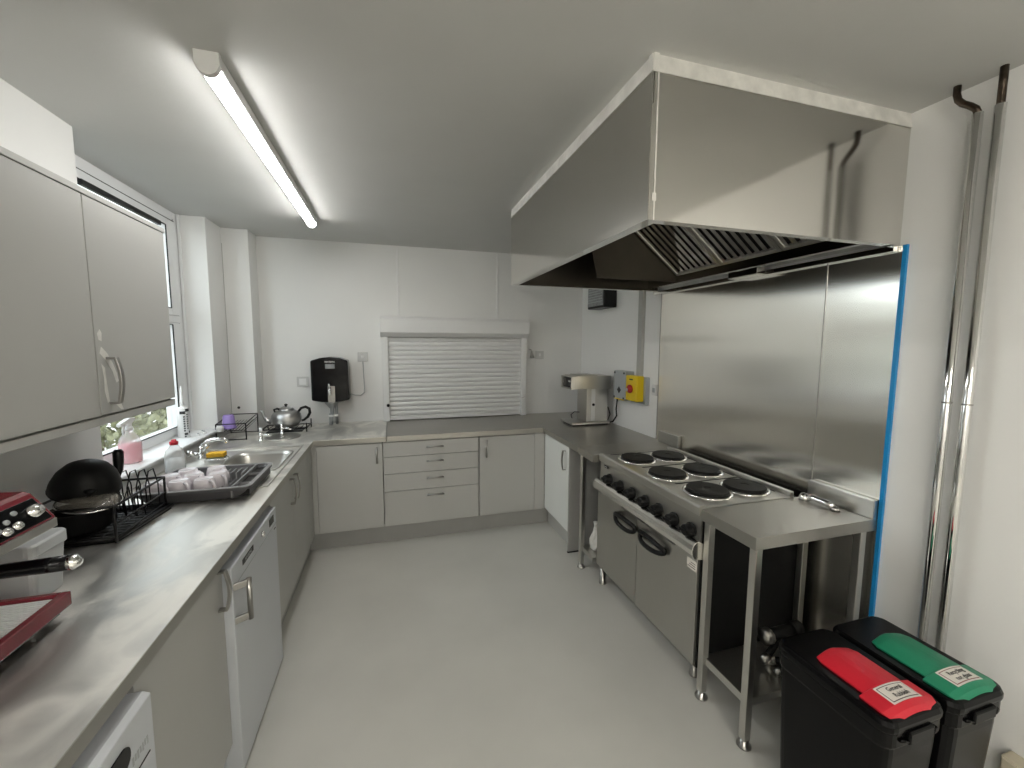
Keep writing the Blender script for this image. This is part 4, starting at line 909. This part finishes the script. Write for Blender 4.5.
# ------------------------------------------------------------------ tub and espresso machine
tb = thing('storage_tub', 'translucent white lidded plastic tub behind the red coffee machine', 'tub', (-1.07, 1.5, WT))
def tring(s, z): return [(-1.06+(x+1.06)*s, 1.475+(y-1.475)*s, z) for x, y in rrect(-1.16,-.960,1.41,1.54,.02,4)]
MB().rings([tring(.88,WT+.001), tring(.90,WT+.01), tring(1.0,WT+.14)]).build('body', M['tub'], tb, smooth=False, bevel=.003)
MB().rings([tring(1.05,WT+.140), tring(1.06,WT+.145), tring(1.06,WT+.172), tring(1.02,WT+.178)]).build('lid', M['tub'], tb, bevel=.003)
es = thing('espresso_machine', 'red and black espresso machine with slatted drip tray on the near worktop', 'coffee machine', (-1.05, 1.05, WT))
ey0, ey1 = .72, 1.345
m = MB(); m.box(-1.24, -.865, ey0, ey1-.01, WT+.012, WT+.034); m.build('base', M['black'], es)
for x in (-.90,-1.2):
    for y in (.78, 1.285): MB().lathe([(.017,0),(.018,.012)], x, y, WT, 14).build('foot', M['chrome'], es)
fr_ = MB(); fr_.box(-.862,-.842,ey0,ey1,WT+.032,WT+.070); fr_.box(-1.24,-.862,ey1-.018,ey1,WT+.032,WT+.070); fr_.box(-1.24,-.862,ey0,ey0+.018,WT+.032,WT+.07); dtf = fr_.build('drip_tray_frame', M['mred'], es, bevel=.003)
m = MB(); m.box(-1.24,-.863,ey0+.019,ey1-.019,WT+.034,WT+.046); m.build('tray_floor', M['tin'], dtf)
m = MB()
for i in range(58): m.box(-1.16,-.866,ey0+.024+i*.0100,ey0+.0312+i*.0100,WT+.058,WT+.064)
m.box(-1.0,-.994,ey0+.022,ey1-.022,WT+.052,WT+.058)
m.build('drip_grate', M['white'], dtf)
bkx = MB(); bkx.box(-1.262,-1.16,ey0,ey1-.02,WT+.034,1.19); bkx.build('back_housing', M['steel'], es, bevel=.004)
pr = [(-1.262,1.172),(-.851,1.172),(-.850,1.190),(-.822,1.195),(-.868,1.262),(-.880,1.268),(-1.262,1.285)]
hdh = MB(); hdh.prism(pr, ey0, ey1-.05, 'y'); hdh = hdh.build('head', M['mred'], es, bevel=.006, seg=3)
n_ = Vector((-.868+.822,0,1.262-1.195)).normalized()   # up the panel
out = Vector((n_.z,0,-n_.x))
B = basis((-.822,ey0+.0,1.195), (0,1,0), n_)           # x along y, y up the panel, z = ?
zz_ = (B.to_3x3() @ Vector((0,0,1))); sg_ = 1 if zz_.dot(out) > 0 else -1
Lp = Vector((-.868+.822,0,1.262-1.195)).length
def on_panel(mb, u0,u1,v0,v1,h0,h1): mb.box(u0,u1,v0,v1,min(sg_*h0,sg_*h1),max(sg_*h0,sg_*h1),B); return mb
pn = on_panel(MB(), .012, ey1-.05-ey0-.014, .006, Lp-.012, -.001, .003).build('control_panel', M['blackg'], hdh, bevel=.002)
box(-.850, -.8235, ey0, ey1-.05, 1.172, 1.194).build('lower_trim', M['steel'], hdh, bevel=.002)
def dial(u, v, r, h, nm, m_):
    q = MB(); q.lathe([(r*1.05,0),(r*1.05,h*.3),(r,h*.35),(r*.92,h),(0,h*1.05)], 0,0,0,20, B @ Matrix.Translation((u,v,sg_*.003)) @ (Matrix.Identity(4) if sg_ > 0 else Matrix.Rotation(PI,4,'X'))); q.build(nm, m_, pn, smooth=True)
e_ = ey1-.05-ey0
dial(e_-.048, .036, .015, .018, 'steam_dial', M['chrome']); dial(.30, .045, .022, .02, 'pressure_gauge', M['chrome'])
dial(e_-.105, .022, .009, .010, 'button', M['chrome']); dial(e_-.135, .020, .009, .010, 'button', M['chrome']); dial(e_-.22, .020, .010, .010, 'button', M['chrome'])
for i in range(3): dial(e_-.085-.03*i, .052-.012*i, .006, .004, 'indicator', M['grey'])
gh = MB(); gh.lathe([(.034,-.05),(.036,-.01),(.036,.02)], -.98, 1.235, 1.145, 20); gh.build('group_head', M['chrome'], es, smooth=True)
pf = MB(); pf.lathe([(.030,0),(.036,.004),(.036,.028)], -.98, 1.235, 1.075, 20); pf = pf.build('portafilter', M['chrome'], es, smooth=True)
MB().tube([(-.945,1.237,1.092),(-.925,1.238,1.092),(-.90,1.239,1.092),(-.82,1.241,1.093),(-.775,1.242,1.094)], [.010,.014,.0175,.0185,.0185], 12).build('handle', M['blackg'], pf, smooth=True)
MB().tube([(-.775,1.242,1.094),(-.764,1.242,1.094),(-.752,1.242,1.094)], [.0185,.018,.008], 12).build('handle_cap', M['chrome'], pf, smooth=True)
MB().tube([(-.94,1.237,1.085),(-.94,1.237,1.04),(-.945,1.237,1.015)], [.008,.010,.009], 8).build('spout', M['tin'], pf, smooth=True)

# ------------------------------------------------------------------ colour management
sc = bpy.context.scene
sc.view_settings.view_transform = 'Standard'; sc.view_settings.look = 'None'
sc.view_settings.gamma = 1; sc.view_settings.use_curve_mapping = False
sc.view_settings.exposure = 0.95
sc.cycles.max_bounces = 10; sc.cycles.diffuse_bounces = 5; sc.cycles.glossy_bounces = 5; sc.cycles.transmission_bounces = 8; sc.cycles.transparent_max_bounces = 8
sc.cycles.caustics_reflective = False; sc.cycles.caustics_refractive = False; sc.cycles.sample_clamp_indirect = 6
